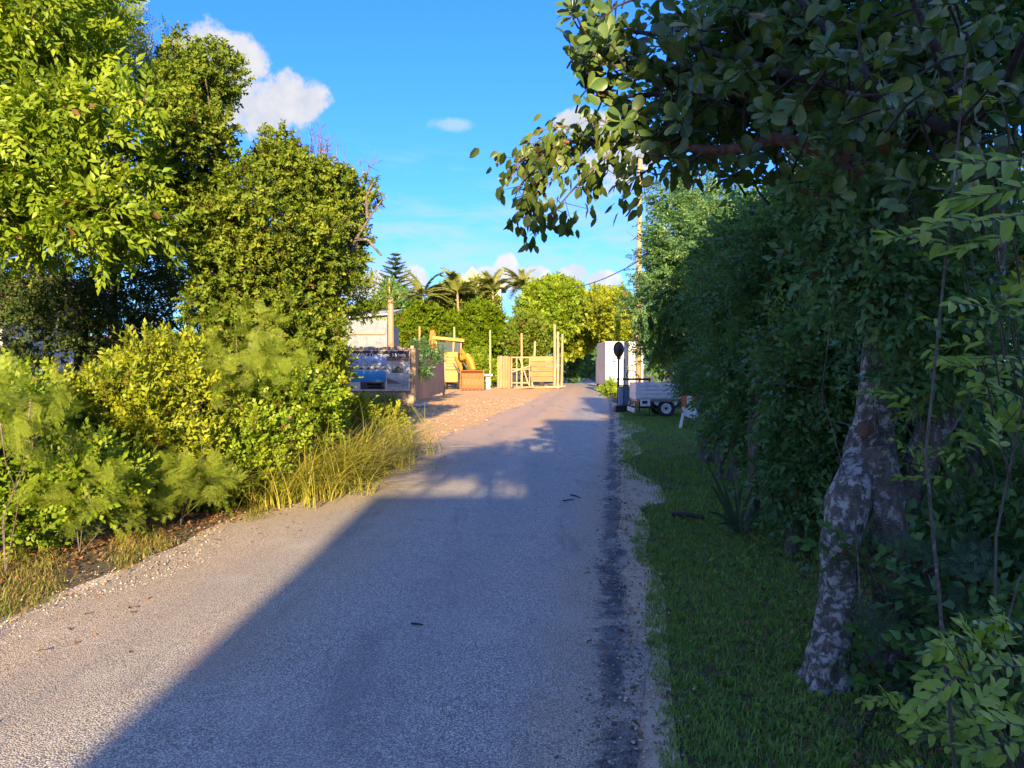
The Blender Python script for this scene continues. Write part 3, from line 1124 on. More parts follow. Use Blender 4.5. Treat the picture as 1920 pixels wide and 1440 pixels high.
# glimpse of a house through the trees on the left
c = PX(-95, 560, 21)
gh = empty('garden_house', (c.x, c.y, 0), 'white house with rose shutters half hidden behind the leafy trees', 'house')
MB().box((-3, 0, 0), (1.45, 4, 3.0)).build('wall', M['plaster'], gh)
r = MB().poly([(-3.3, -.4, 2.95), (1.75, -.4, 2.95), (1.75, 4.4, 2.95), (-3.3, 4.4, 2.95), (-3.3, 2, 4.3), (1.75, 2, 4.3)],
              [(0, 1, 5, 4), (2, 3, 4, 5), (1, 2, 5), (3, 0, 4), (3, 2, 1, 0)]).build('roof', M['roof_tile'], gh)
for x0 in (-1.6, .25):
    f = MB().box((x0, -.04, 1.2), (x0 + .9, .03, 2.4)).build('window', M['plaster_pink'], gh)
    MB().box((x0 + .28, -.06, 1.3), (x0 + .62, -.03, 2.3)).build('pane', M['glass'], f)

# the house on the rise behind the palms
c = PX(886, 540, 98)
hz = hill(c.x, c.y)
fh = empty('hill_house', (c.x, c.y, hz), 'pale gabled house peeping over the palms on the rise', 'house')
zt = EYE + (HOR - 497) / FPX * 98 - hz
ze = EYE + (HOR - 533) / FPX * 98 - hz
MB().box((-3.6, 0, -1), (3.6, 6, ze)).build('wall', M['plaster'], fh)
MB().poly([(-2.1, -.4, ze - .1), (2.1, -.4, ze - .1), (0, -.4, zt - .3), (-2.1, 6.4, ze - .1), (2.1, 6.4, ze - .1), (0, 6.4, zt - .3),
           (-2.1, -.4, ze - .35), (2.1, -.4, ze - .35), (-2.1, 6.4, ze - .35), (2.1, 6.4, ze - .35)],
          [(0, 1, 2), (3, 5, 4), (0, 2, 5, 3), (1, 4, 5, 2), (6, 7, 1, 0), (8, 3, 4, 9), (6, 0, 3, 8), (1, 7, 9, 4), (6, 8, 9, 7)]).build('roof', M['roof_rose'], fh)
MB().box((-4.2, -.6, ze - .5), (4.2, 6.6, ze - .2)).build('eave', M['roof_rose'], fh)
for x0 in (-2.4, .9):
    MB().box((x0, -.06, ze - 1.7), (x0 + 1.3, -.01, ze - .7)).build('window', M['glass'], fh)

# corrugated shed behind the sign fence
D = 39.0
xr = (726 - 960) / FPX * D
sh = empty('metal_shed', (xr - 2.4, D, 0), 'pale blue corrugated metal shed with a low roof behind the plank fence', 'shed')
zw = EYE + (HOR - 590) / FPX * D
corr = MB()
nn = 60
vs, fs = [], []
for i in range(nn + 1):
    xx = -2.4 + 4.8 * i / nn
    yy = .03 * math.cos(i * PI)
    zz = zw - .02 - .42 * (1 - i / nn)
    vs += [(xx, yy, 0), (xx, yy, zz)]
for i in range(nn):
    fs.append((2 * i, 2 * i + 2, 2 * i + 3, 2 * i + 1))
corr.poly(vs, fs)
corr.box((-2.38, .06, 0), (2.38, 4.2, zw - .46))
corr.build('wall', M['zinc'], sh)
MB().poly([(-2.7, -.3, zw - .48), (2.6, -.3, zw - .02), (2.6, 4.6, zw + .55), (-2.7, 4.6, zw + .10), (-2.7, -.3, zw - .40), (2.6, -.3, zw + .06), (2.6, 4.6, zw + .63), (-2.7, 4.6, zw + .18)],
          [(3, 2, 1, 0), (4, 5, 6, 7), (0, 1, 5, 4), (1, 2, 6, 5), (2, 3, 7, 6), (3, 0, 4, 7)]).build('roof', M['roof_pale'], sh)
MB().box((-1.0, -.10, zw - 1.0), (2.3, -.05, zw - .9)).build('girt', M['wood_grey'], sh)

# tall timber post beside the shed with a thin rod on top
D = 36.5
xp = (733 - 960) / FPX * D
zp = EYE + (HOR - 558) / FPX * D
tp = empty('timber_post', (xp, D, 0), 'tall thick brown timber post rising above the plank fence beside the shed', 'post')
MB().tube([(0, 0, 0), (.01, 0, zp * .5), (0, 0, zp)], [.15, .145, .14], 10, wob=.04).build('shaft', M['post_brown'], tp)
MB().cyl((-.07, .05, zp + .35), .03, 1.1).build('rod', M['post_pale'], tp)


def boards(root, p0, p1, h, w, mat, thick=.03, z0=.05, gap=.012, jag=.03, rng=random.Random(5), name='board'):
    """upright boards from p0 to p1, one object each, sharing one mesh"""
    p0, p1 = Vector(p0), Vector(p1)
    L = (p1 - p0).length
    n = max(1, round(L / w))
    ang = math.atan2(p1.y - p0.y, p1.x - p0.x)
    w = L / n
    b = MB().box((gap / 2, -thick / 2, z0), (w - gap / 2, thick / 2, h))
    first = None
    for i in range(n):
        if first is None:
            o = b.build(name, mat, root)
            first = o.data
        else:
            o = link(name, first, root)
        q = p0.lerp(p1, i / n) - root.location
        o.location = (q.x, q.y + rng.uniform(-.008, .008), rng.uniform(-jag, jag))
        o.rotation_euler = (0, rng.uniform(-.004, .004), ang)
    return n


D = 32.0
fx0, fx1 = (600 - 960) / FPX * D, (773 - 960) / FPX * D
ft = EYE + (HOR - 651) / FPX * D
sf = empty('plank_fence', (fx0, D, 0), 'weathered upright plank fence carrying the large property sign', 'fence')
boards(sf, (fx0, D, 0), (fx1 - .06, D, 0), ft, .16, M['wood_grey'])
MB().box((fx1 - fx0 - .06, -.07, 0), (fx1 - fx0 + .07, .07, ft + .06)).build('post', M['wood_grey'], sf)
MB().box((0, .02, ft - .35), (fx1 - fx0 - .08, .07, ft - .22)).build('rail', M['wood_grey'], sf)

g0 = Vector((fx1 + .10, D + .05, 0))
g1 = Vector(((832 - 960) / FPX * 44.5, 44.5, 0))
gt = empty('gate_fence', g0, 'long plank gate panel running back from the sign fence along the dirt entrance', 'gate')
boards(gt, g0, g1, ft - .04, .30, M['wood_grey'], rng=random.Random(9), jag=.025, z0=.22)
dv = (g1 - g0).normalized()
pn = Vector((-dv.y, dv.x, 0))
for zz in (.5, 1.9):
    MB().bar(pn * .05 + Vector((0, 0, zz)), (g1 - g0) + pn * .05 + Vector((0, 0, zz)), .05, .1).build('rail', M['wood_grey'], gt)
MB().box((g1.x - g0.x - .08, g1.y - g0.y, 0), (g1.x - g0.x + .08, g1.y - g0.y + .15, ft - .3)).build('post', M['wood_grey'], gt)


# property sign
def print_mat(name, fn):
    m, g, b = new_mat(name)
    tc = g.add('ShaderNodeTexCoord').outputs['Generated']
    sp = g.add('ShaderNodeSeparateXYZ')
    g.l.new(tc, sp.inputs[0])
    g.put(b.inputs['Base Color'], fn(g, sp.outputs[0], sp.outputs[2], tc))
    b.inputs['Roughness'].default_value = .5
    return m


def pool_print(g, x, z, tc):
    """photo print: sky, palms, white terrace, blue pool"""
    n = g.noise(tc, 9, 4, .6)
    zz = g.math('ADD', z, g.math('MULTIPLY', g.math('SUBTRACT', n, .5), .05))
    c = g.ramp(zz, [(0, (.02, .16, .36)), (.20, (.02, .22, .50)), (.40, (.05, .33, .62)), (.45, (.30, .45, .52)), (.47, (.30, .28, .24)), (.52, (.42, .40, .36)),
                    (.58, (.62, .60, .58)), (.64, (.20, .24, .12)), (.70, (.32, .40, .58)), (1, (.36, .50, .80))])
    palm = g.math('MULTIPLY', g.sstep(g.noise(g.vmath('MULTIPLY', tc, (6, 1, 4)), 2.4, 4, .6), .5, .58), g.math('MULTIPLY', g.sstep(z, .60, .68), g.sstep(z, .92, .80)))
    c = g.mix(g.math('MULTIPLY', palm, g.math('MULTIPLY', g.sstep(x, .2, .35), g.sstep(x, .85, .65))), c, (.10, .13, .05, 1))
    win = g.math('MULTIPLY', g.sstep(g.math('FRACT', g.math('MULTIPLY', x, 5)), .5, .56), g.math('MULTIPLY', g.sstep(z, .485, .50), g.sstep(z, .575, .56)))
    return g.mix(win, c, (.05, .045, .04, 1))


def room_print(g, x, z, tc):
    ax = g.math('ABSOLUTE', g.math('SUBTRACT', x, .5))
    n = g.noise(tc, 12, 4, .6)
    c = g.ramp(z, [(0, (.05, .06, .07)), (.12, (.10, .14, .16)), (.3, (.38, .33, .27)), (.7, (.50, .42, .34)), (.86, (.14, .09, .07)), (1, (.20, .12, .08))])
    bed = g.sstep(g.math('ADD', g.math('MULTIPLY', ax, .9), z), .46, .42)
    c = g.mix(bed, c, (.03, .05, .05, 1))
    curt = g.math('MULTIPLY', g.sstep(ax, .26, .30), g.sstep(z, .8, .74))
    c = g.mix(curt, c, (.46, .52, .52, 1))
    return g.mix(g.math('MULTIPLY', g.sstep(n, .5, .7), .35), c, (.62, .56, .48, 1))


def lounge_print(g, x, z, tc):
    n = g.noise(g.vmath('MULTIPLY', tc, (1, 1, 2)), 6, 5, .6)
    c = g.ramp(z, [(0, (.50, .48, .45)), (.25, (.33, .32, .30)), (.5, (.30, .33, .36)), (.75, (.48, .50, .52)), (1, (.56, .52, .45))])
    roof = g.sstep(g.math('ADD', z, g.math('MULTIPLY', x, .5)), .75, .7)
    c = g.mix(g.math('MULTIPLY', roof, g.sstep(z, .35, .4)), c, (.13, .10, .09, 1))
    return g.mix(g.math('MULTIPLY', g.sstep(n, .48, .62), .5), c, (.18, .19, .20, 1))


M['pr_pool'] = print_mat('print_pool', pool_print)
M['pr_room'] = print_mat('print_bedroom', room_print)
M['pr_lounge'] = print_mat('print_lounge', lounge_print)
M['sign_board'] = plain('sign_board', (.035, .025, .035), .5, .1, 4)
M['sign_edge'] = plain('sign_edge', (.55, .50, .46), .6, .1, 4)
M['sign_white'] = plain('sign_white', (.80, .78, .76), .5, .03, 4)

D = 31.9
k = D / FPX
sx0, sx1 = (650 - 960) * k, (769 - 960) * k
sz0, sz1 = EYE + (HOR - 733) * k, EYE + (HOR - 657) * k
sg = empty('property_sign', (sx0, D, 0), 'large printed property sale banner with pool and room pictures on the plank fence', 'sign')
W = sx1 - sx0
MB().box((0, -.03, sz0), (W, 0, sz1)).build('board', M['sign_edge'], sg)
MB().box((.03, -.036, sz1 - .30), (W - .03, -.03, sz1 - .02)).build('header_band', M['sign_board'], sg)


def pic(name, mat, u0, u1, v0, v1):
    a, b = (u0 - 960) * k - sx0, (u1 - 960) * k - sx0
    return MB().box((a, -.040, EYE + (HOR - v1) * k), (b, -.034, EYE + (HOR - v0) * k)).build(name, mat, sg)


pic('pool_picture', M['pr_pool'], 652, 724, 668, 716)
pic('bedroom_picture', M['pr_room'], 726, 766, 671, 699)
pic('lounge_picture', M['pr_lounge'], 726, 766, 700, 731)
pic('footer_band', M['sign_board'], 676, 722, 716.3, 730)


def text(name, body, size, loc, mat, parent, width=None, bold=0.0):
    cu = bpy.data.curves.new(name, 'FONT')
    cu.body = body
    cu.size = size
    cu.extrude = .002
    cu.offset = bold
    cu.align_x = 'LEFT'
    cu.materials.append(mat)
    o = bpy.data.objects.new(name, cu)
    COL.objects.link(o)
    o.parent = parent
    o.location = loc
    o.rotation_euler = (PI / 2, 0, 0)
    bpy.context.view_layer.update()
    dim = o.dimensions.x
    me = bpy.data.meshes.new_from_object(o.evaluated_get(bpy.context.evaluated_depsgraph_get()))
    bpy.data.objects.remove(o)
    q = link(name, me, parent)
    q.location = loc
    q.rotation_euler = (PI / 2, 0, 0)
    if width:
        q.scale.x = width / max(dim, .01)
    return q


hx = lambda u: (u - 960) * k - sx0
text('lettering', 'FOR SALE 2 bedrooms, 2.5 bath', .17, (hx(656), -.042, sz1 - .24), M['sign_white'], sg, hx(760) - hx(656), .004)
pic('footer_label', M['sign_white'], 689, 717, 719, 722.5)
pic('footer_label', M['sign_white'], 690, 716, 725, 727.5)

# stones at the foot of the gate corner
rr = np.random.default_rng(12)


def rock(name, loc, s, label, group=None):
    v, f, _ = pebble(rr)
    vv = [Vector(q) for q in v]
    o = MB().poly([q * s for q in vv], [tuple(int(i) for i in t) for t in f]).build(name, M['rock'], None, bevel=s * .25)
    o.location = (loc[0], loc[1], s * .35)
    return tag(o, label, 'rock', group)


a = GX(783, 765)
rock('pale_rock', a, .24, 'squat pale rock at the corner post of the plank gate')
a = GX(797, 764)
rock('pale_rock', a, .30, 'larger upright pale rock beside the plank gate on the dirt entrance')

# ---- wooden gate and stakes across the yard
D = 60.0
k = D / FPX
wx = lambda u: (u - 960) * k
wz = lambda v: EYE + (HOR - v) * k
bp = empty('board_screen', (wx(932), D, 0), 'upright panel of warm sunlit boards beside the open yard gate', 'fence panel')
boards(bp, (wx(932), D, 0), (wx(957), D, 0), wz(668), .21, M['wood_warm'], .04, .03, .02)
MB().box((0, .03, .5), (wx(957) - wx(932), .08, .6)).build('rail', M['wood_warm'], bp)
MB().box((0, .03, 1.9), (wx(957) - wx(932), .08, 2.0)).build('rail', M['wood_warm'], bp)
og = empty('open_gate', (wx(958), D + .3, 0), 'open timber framed gate with crossed bars between two board panels', 'gate')
w = wx(994) - wx(958)
for xx in (.05, .45, .86, w - .04):
    MB().box((xx - .05, -.04, .1), (xx + .05, .04, wz(669))).build('stile', M['post_pale'], og)
for zz in (wz(670), wz(692), .45):
    MB().box((.02, -.055, zz - .05), (w, -.045, zz + .05)).build('rail', M['post_pale'], og)
MB().bar((0, -.10, wz(698)), (w, -.10, wz(686)), .08, .1).build('brace', M['wood_grey'], og)
MB().bar((.7, .03, wz(672)), (w - .1, .03, wz(722)), .07, .1).build('brace', M['wood_grey'], og)
pp = empty('plank_screen', (wx(995), D, 0), 'panel of five thick horizontal honey coloured planks between stakes', 'fence panel')
zb, ztp = wz(716), wz(668)
hgt = (ztp - zb) / 5
for i in range(5):
    MB().box((random.Random(i).uniform(-.08, .05), -.035, zb + i * hgt + .012), (wx(1043) - wx(995), .035, zb + (i + 1) * hgt - .012)).build('plank', M['wood_warm_h'], pp, bevel=.012)
for xx in (.12, wx(1043) - wx(995) - .15):
    MB().box((xx - .05, .045, 0), (xx + .05, .12, ztp + .02)).build('upright', M['post_pale'], pp)


def stake(u, v0, v1, D, r, label, lean=0.0, mat='post_pale'):
    k = D / FPX
    x = (u - 960) * k
    z1 = EYE + (HOR - v0) * k
    o = MB().tube([(0, 0, 0), (lean * .5 + .01, 0, z1 * .5), (lean, 0, z1)], [r * 1.1, r, r * .9], 8, wob=.06).build('wooden_stake', M[mat])
    o.location = (x, D, 0)
    return tag(o, label, 'stake', 'rough stakes round the yard')


stake(1040, 608, 726, 59.6, .115, 'tallest pale stake at the road end of the horizontal plank panel')
stake(1046, 622, 726, 60.4, .10, 'darker stake squeezed between the two pale stakes at the road', mat='post_brown')
stake(1053, 626, 726, 59.4, .10, 'pale stake nearest the road beyond the plank panel', .06)
stake(978, 625, 726, 61.5, .09, 'yellowish stake rising behind the open yard gate')
stake(999, 640, 726, 61.0, .09, 'short leaning stake with a split white top by the planks', .18)
stake(919, 619, 726, 63.0, .09, 'pale stake standing in front of the hedge beside the board panel')
stake(852, 613, 726, 63.5, .085, 'pale stake sticking up behind the digger cab roof')
stake(787, 612, 726, 63.5, .10, 'pale stake at the hedge above the vine on the gate')

lp_ = empty('lumber_pile', (wx(1000), 58.6, 0), 'loose pile of sawn planks lying in front of the horizontal plank panel', 'lumber')
rl = random.Random(31)
for i in range(9):
    a_ = rl.uniform(-.25, .25)
    x_, y_, z_ = rl.uniform(-.5, 1.9), rl.uniform(-.4, .4), .05 + .07 * (i // 3)
    ll_ = rl.uniform(.7, 1.3)
    MB().bar((x_ - ll_ * math.cos(a_), y_ - ll_ * math.sin(a_), z_), (x_ + ll_ * math.cos(a_), y_ + ll_ * math.sin(a_), z_ + rl.uniform(-.01, .05)), .14, .05).build('plank', M['wood_grey'] if i % 2 else M['wood_warm'], lp_)

# white pedestal by the bucket
D = 59.0
k = D / FPX
pd = empty('pedestal', ((915 - 960) * k, D, 0), 'small white concrete pedestal with a dark slab on top by the bucket', 'pedestal')
MB().box((-.16, -.16, 0), (.16, .16, .95)).build('shaft', M['concrete'], pd, bevel=.02)
MB().box((-.24, -.24, 0), (.24, .24, .10)).build('base', M['concrete'], pd, bevel=.02)
MB().box((-.32, -.32, .95), (.32, .32, 1.02)).build('underside', M['black_metal'], pd)
MB().box((-.36, -.36, 1.02), (.36, .36, 1.14)).build('cap', M['concrete'], pd, bevel=.02)

# ---- yellow backhoe loader
D = 57.0
k = D / FPX
bx = lambda u: (u - 845) * k
bz = lambda v: EYE + (HOR - v) * k
dg = empty('backhoe_loader', ((845 - 960) * k, D, 0), 'worn yellow backhoe loader parked in the yard with its rusty bucket down', 'digger')
MB().box((bx(833), -.2, .55), (bx(859), 2.2, bz(660))).build('hood', M['yellow_paint'], dg, bevel=.06)
for i in range(5):
    z = bz(670 + i * 5.5)
    MB().box((bx(836), -.24, z - .02), (bx(857), -.2, z + .02)).build('grille_slat', M['black_metal'], dg)
MB().box((bx(834), -.27, bz(693) - .05), (bx(858), -.2, bz(693) + .05)).build('bumper_bar', M['black_metal'], dg)
MB().box((bx(834), 2.2, .6), (bx(866), 4.4, 1.25)).build('chassis', M['yellow_paint'], dg, bevel=.05)
cab = MB().box((bx(812), 2.1, 1.25), (bx(862), 3.8, bz(664))).build('cab_body', M['yellow_paint'], dg, bevel=.04)
for (xa, ya) in ((bx(813), 2.15), (bx(861), 2.15), (bx(813), 3.75), (bx(861), 3.75), (bx(846), 2.12)):
    MB().box((xa - .05, ya - .05, bz(664)), (xa + .05, ya + .05, bz(638))).build('cab_pillar', M['post_pale'], dg)
MB().box((bx(815), 2.13, bz(663)), (bx(844), 2.15, bz(640))).build('windscreen', M['glass'], dg)
MB().box((bx(848), 2.13, bz(663)), (bx(860), 2.15, bz(640))).build('side_glass', M['glass'], dg)
MB().poly([(bx(806), 1.8, bz(634)), (bx(868), 1.8, bz(640)), (bx(868), 4.0, bz(640)), (bx(806), 4.0, bz(634)), (bx(806), 1.8, bz(628)), (bx(868), 1.8, bz(634)), (bx(868), 4.0, bz(634)), (bx(806), 4.0, bz(628))],
          [(3, 2, 1, 0), (4, 5, 6, 7), (0, 1, 5, 4), (1, 2, 6, 5), (2, 3, 7, 6), (3, 0, 4, 7)]).build('cab_roof', M['yellow_paint'], dg, bevel=.04)
for (a_, b_, off) in (((848, 662), (868, 692), -.5), ((862, 655), (884, 690), .4)):
    MB().bar((bx(a_[0]), off + .9, bz(a_[1])), (bx(b_[0]), off - 1.0, bz(b_[1])), .16, .28).build('loader_arm', M['yellow_paint'], dg, bevel=.03)
    MB().bar((bx(a_[0] - 2), off + .8, bz(a_[1] + 14)), (bx(b_[0] - 4), off - .9, bz(b_[1] + 6)), .09, .1).build('hydraulic_ram', M['grey_metal'], dg)
MB().tube([(bx(866), .2, bz(672)), (bx(877), -.2, bz(668)), (bx(884), -.6, bz(678)), (bx(890), -1.0, bz(694))], [.22, .26, .24, .16], 6).build('tilt_linkage', M['yellow_paint'], dg)
# bucket: curved shell with teeth-like stiffeners
bw0, bw1 = bx(866), bx(908)
prof = [(-2.0, .06), (-1.2, .05), (-.85, .35), (-.75, .85), (-.95, 1.3), (-1.35, 1.45), (-1.43, 1.40), (-1.05, 1.22), (-.90, .8), (-1.0, .40), (-1.28, .14), (-2.0, .11)]
m = len(prof)
bk = MB()
bk.poly([(bw0, p, q) for p, q in prof] + [(bw1, p, q) for p, q in prof], [(i, (i + 1) % m, m + (i + 1) % m, m + i) for i in range(m)])
for xx in (bw0, bw1):
    bk.poly([(xx + e, p, q) for e in (-.03, .03) for p, q in ((-2.0, .06), (-1.2, .05), (-.85, .35), (-.75, .85), (-.95, 1.3), (-1.4, 1.45))],
            [(0, 1, 2, 3, 4, 5), (11, 10, 9, 8, 7, 6)] + [(i, (i + 1) % 6, 6 + (i + 1) % 6, 6 + i) for i in range(6)])
bucket = bk.build('bucket', M['rust'], dg)
for i in range(6):
    xx = bw0 + (bw1 - bw0) * (i + .5) / 6
    MB().poly([(xx - .07, -2.0, .03), (xx + .07, -2.0, .03), (xx + .04, -2.3, .05), (xx - .04, -2.3, .05), (xx - .07, -2.0, .14), (xx + .07, -2.0, .14), (xx + .04, -2.3, .07), (xx - .04, -2.3, .07)],
              [(3, 2, 1, 0), (4, 5, 6, 7), (0, 1, 5, 4), (1, 2, 6, 5), (2, 3, 7, 6), (3, 0, 4, 7)]).build('tooth', M['rust'], bucket)
    MB().box((xx - .03, -1.02, .45), (xx + .03, -.84, 1.3)).build('stiffener', M['rust'], bucket)
for (xx, yy, rr_) in ((bx(833), .6, .45), (bx(862), .6, .45), (bx(826), 3.4, .72), (bx(872), 3.4, .72)):
    wh = MB().ring((xx, yy, rr_), rr_, rr_ * .55, .34, 'X', 20).build('wheel', M['rubber'], dg)
    MB().cyl((xx, yy, rr_), rr_ * .56, .22, 'X', 16).build('rim', M['post_pale'], wh)
bo = MB().bar((bx(797), 4.3, bz(676)), (bx(800), 4.6, bz(615)), .35, .4).build('boom', M['orange_paint'], dg, bevel=.03)
MB().bar((bx(806), 4.4, bz(640)), (bx(800), 4.6, bz(614)), .16, .2).build('boom_ram', M['yellow_paint'], dg)

# ---- box truck on the right, seen from behind
D = 47.0
k = D / FPX
x0, x1 = (1135 - 960) * k, (1206 - 960) * k
zb, ztp = EYE + (HOR - 722) * k, EYE + (HOR - 640) * k
bt = empty('box_truck', ((x0 + x1) / 2, D, 0), 'white box truck parked beyond the oval mirror at the road edge', 'truck')
hw = (x1 - x0) / 2
MB().box((-hw, 0, zb), (hw, 4.6, ztp)).build('cargo_box', M['cream_paint'], bt, bevel=.03)
for s in (-1, 1):
    dr = MB().box((s * .03 if s > 0 else -hw + .05, -.035, zb + .08), (hw - .05 if s > 0 else -.03, -.004, ztp - .08)).build('rear_door', M['cream_paint'], bt, bevel=.01)
    MB().cyl((s * .22, -.06, (zb + ztp) / 2), .02, (ztp - zb) * .86).build('lock_rod', M['grey_metal'], dr)
    MB().box((s * hw * .55 - .10, -.05, zb + (ztp - zb) * .52), (s * hw * .55 + .10, -.036, zb + (ztp - zb) * .56)).build('hinge_plate', M['black_metal'], dr)
MB().box((-hw + .05, -.05, zb - .25), (hw - .05, .1, zb - .05)).build('bumper', M['black_metal'], bt)
for s in (-1, 1):
    MB().box((s * (hw - .28) - .1, -.075, zb - .21), (s * (hw - .28) + .1, -.052, zb - .09)).build('tail_lamp', M['red_lamp'], bt)
    wh = MB().ring((s * (hw - .3), 1.3, .42), .42, .22, .3, 'X', 20).build('wheel', M['rubber'], bt)
    MB().cyl((s * (hw - .3), 1.3, .42), .23, .2, 'X', 14).build('rim', M['grey_metal'], wh)
    wh = MB().ring((s * (hw - .3), 5.6, .42), .42, .22, .3, 'X', 20).build('wheel', M['rubber'], bt)
    MB().cyl((s * (hw - .3), 5.6, .42), .23, .2, 'X', 14).build('rim', M['grey_metal'], wh)
MB().box((-hw + .1, 4.7, .5), (hw - .1, 6.4, 2.3)).build('driver_cab', M['cream_paint'], bt, bevel=.1)
MB().box((-.4, .2, .45), (.4, 6.0, zb - .01)).build('chassis', M['black_metal'], bt)

# ---- oval mirror on a post
a = GX(1160, 765)
om = empty('oval_mirror', a, 'black back of an oval traffic mirror on a thin dark post by the road', 'mirror')
kk = a.y / FPX
zc = EYE + (HOR - 655) * kk
MB().tube([(-.03, 0, 0), (-.01, 0, 1.2), (0, 0, zc - .2)], .045, 10).build('post', M['black_metal'], om)
vs, fs = [], []
nseg = 28
for j, (q, yy) in enumerate(((0, .10), (.55, .085), (.85, .05), (1.0, .0), (1.0, -.03), (0, -.03))):
    for i in range(nseg):
        t = 2 * PI * i / nseg
        rz = .315 if math.sin(t) > 0 else .33 * (1 + .06 * abs(math.cos(t)))
        vs.append((.22 * q * math.cos(t) * (1 - .12 * math.sin(t) * -1 * (math.sin(t) < 0)), -yy + .02, zc + rz * q * math.sin(t)))
for j in range(5):
    for i in range(nseg):
        fs.append((j * nseg + i, j * nseg + (i + 1) % nseg, (j + 1) * nseg + (i + 1) % nseg, (j + 1) * nseg + i))
MB().poly(vs, fs).build('mirror_shell', M['black_metal'], om, smooth=True)
MB().box((-.07, -.07, zc - .40), (.07, .05, zc - .28)).build('clamp', M['black_metal'], om, bevel=.01)
MB().cyl((-.02, 0, 1.15), .065, .08).build('collar', M['black_metal'], om)

# ---- flatbed mini truck
D = 25.0
k = D / FPX
tk = empty('flatbed_truck', ((1195 - 960) * k, D, 0), 'small white drop-side flatbed truck parked nose into the hedge', 'truck')
tx = lambda u: (u - 1195) * k
tz = lambda v: EYE + (HOR - v) * k
L = 2.05
zs0, zs1 = tz(748), tz(718)
W = 1.42
nb = 4
side = None
for j in range(2):
    yy = 0 if j == 0 else W
    sd = MB().box((0, yy - .02, zs0), (L, yy + .02, zs1)).build('side_board', M['white_paint'], tk, bevel=.008)
    for i in range(nb):
        z = zs0 + (zs1 - zs0) * (i + .5) / nb
        MB().box((.04, yy - .034, z - .035), (L - .04, yy - .0205, z + .035)).build('rib', M['white_paint'], sd, bevel=.008)
tg = MB().box((-.04, .03, zs0 - .02), (0.0, W - .03, zs1)).build('tailgate', M['white_paint'], tk, bevel=.01)
MB().box((-.052, .10, zs0 + .12), (-.041, W - .1, zs0 + .22)).build('rib', M['white_paint'], tg)
MB().box((0, .03, zs0 - .09), (L, W - .03, zs0 - .02)).build('bed_floor', M['grey_metal'], tk)
MB().box((L - .05, .0, zs1), (L, W, zs1 + .45)).build('headboard', M['black_metal'], tk)
lp = MB().box((.10, -.03, zs0 - .24), (.42, .05, zs0 - .02)).build('lamp_bracket', M['white_paint'], tk, bevel=.015)
MB().box((.16, -.045, zs0 - .15), (.32, -.031, zs0 - .06)).build('bracket_hole', M['black_metal'], lp)
for yy in (.12, W - .12):
    MB().box((-.07, yy - .1, zs0 - .26), (-.03, yy + .1, zs0 - .12)).build('tail_lamp', M['red_lamp'], tk, bevel=.01)
MB().box((-.12, .05, zs0 - .45), (-.06, W - .05, zs0 - .30)).build('bumper', M['white_paint'], tk, bevel=.015)
MB().box((.1, .3, .28), (L + 1.4, W - .3, zs0 - .1)).build('chassis', M['black_metal'], tk)
wxs = tx(1250)
for (xx, yy) in ((wxs, .12), (wxs, W - .12), (wxs + 1.95, .12), (wxs + 1.95, W - .12)):
    s = -1 if yy < .5 else 1
    wh = MB().ring((xx, yy, .29), .29, .165, .17, 'Y', 28).build('wheel', M['rubber'], tk, bevel=.02)
    r_ = MB().ring((xx, yy, .29), .166, .12, .15, 'Y', 24).ring((xx, yy + s * .02, .29), .12, .045, .06, 'Y', 24).build('rim', M['white_paint'], wh, smooth=False)
    MB().cyl((xx, yy + s * .045, .29), .045, .06, 'Y', 14).build('hub', M['black_metal'], wh)
arch = MB()
for i in range(8):
    t0, t1 = PI * (.12 + .76 * i / 8), PI * (.12 + .76 * (i + 1) / 8)
    arch.bar((wxs + .36 * math.cos(t0), .08, .29 + .33 * math.sin(t0)), (wxs + .36 * math.cos(t1), .08, .29 + .33 * math.sin(t1)), .2, .02, (0, 1, 0))
arch.build('wheel_arch', M['white_paint'], tk)
MB().box((wxs - .55, .02, .30), (wxs - .40, .3, zs0 - .1)).build('mud_flap', M['rubber'], tk)
cb = MB().poly([(L + .05, 0, .35), (L + 1.35, 0, .35), (L + 1.4, 0, .95), (L + 1.1, 0, 1.75), (L + .05, 0, 1.78), (L + .05, W, .35), (L + 1.35, W, .35), (L + 1.4, W, .95), (L + 1.1, W, 1.75), (L + .05, W, 1.78)],
               [(0, 1, 2, 3, 4), (9, 8, 7, 6, 5), (0, 5, 6, 1), (1, 6, 7, 2), (2, 7, 8, 3), (3, 8, 9, 4), (4, 9, 5, 0)]).build('cab', M['white_paint'], tk, bevel=.04)
MB().box((L + .2, -.012, 1.05), (L + .95, .004, 1.6)).build('window', M['glass'], cb)

# blue drum and rail behind the truck
D = 28.0
k = D / FPX
dm = empty('blue_drum', ((1171 - 960) * k, D, 0), 'faded blue drum standing behind the flatbed truck tail', 'drum')
MB().tube([(0, 0, .25), (0, 0, .55), (0, 0, .57), (0, 0, .59), (0, 0, .9)], [.24, .24, .255, .24, .24], 18).build('body', M['blue_barrel'], dm, bevel=.01)
MB().cyl((0, 0, .91), .225, .03, n=18).build('lid', M['black_metal'], dm)
MB().box((-.35, -.3, 0), (.35, .3, .25)).build('plinth', M['black_metal'], dm)
sr = empty('scroll_rail', ((1164 - 960) * k, D - .5, 0), 'dark scrolled iron railing seen above the flatbed truck', 'railing')
k = (D - .5) / FPX
rx = lambda u: (u - 1164) * k
rzz = lambda v: EYE + (HOR - v) * k
MB().box((0, -.03, rzz(713)), (rx(1216), .03, rzz(709))).build('rail', M['black_metal'], sr)
for u in (1166, 1195, 1214):
    MB().box((rx(u) - .02, -.02, 0), (rx(u) + .02, .02, rzz(672) if u < 1190 else rzz(711))).build('upright', M['black_metal'], sr)
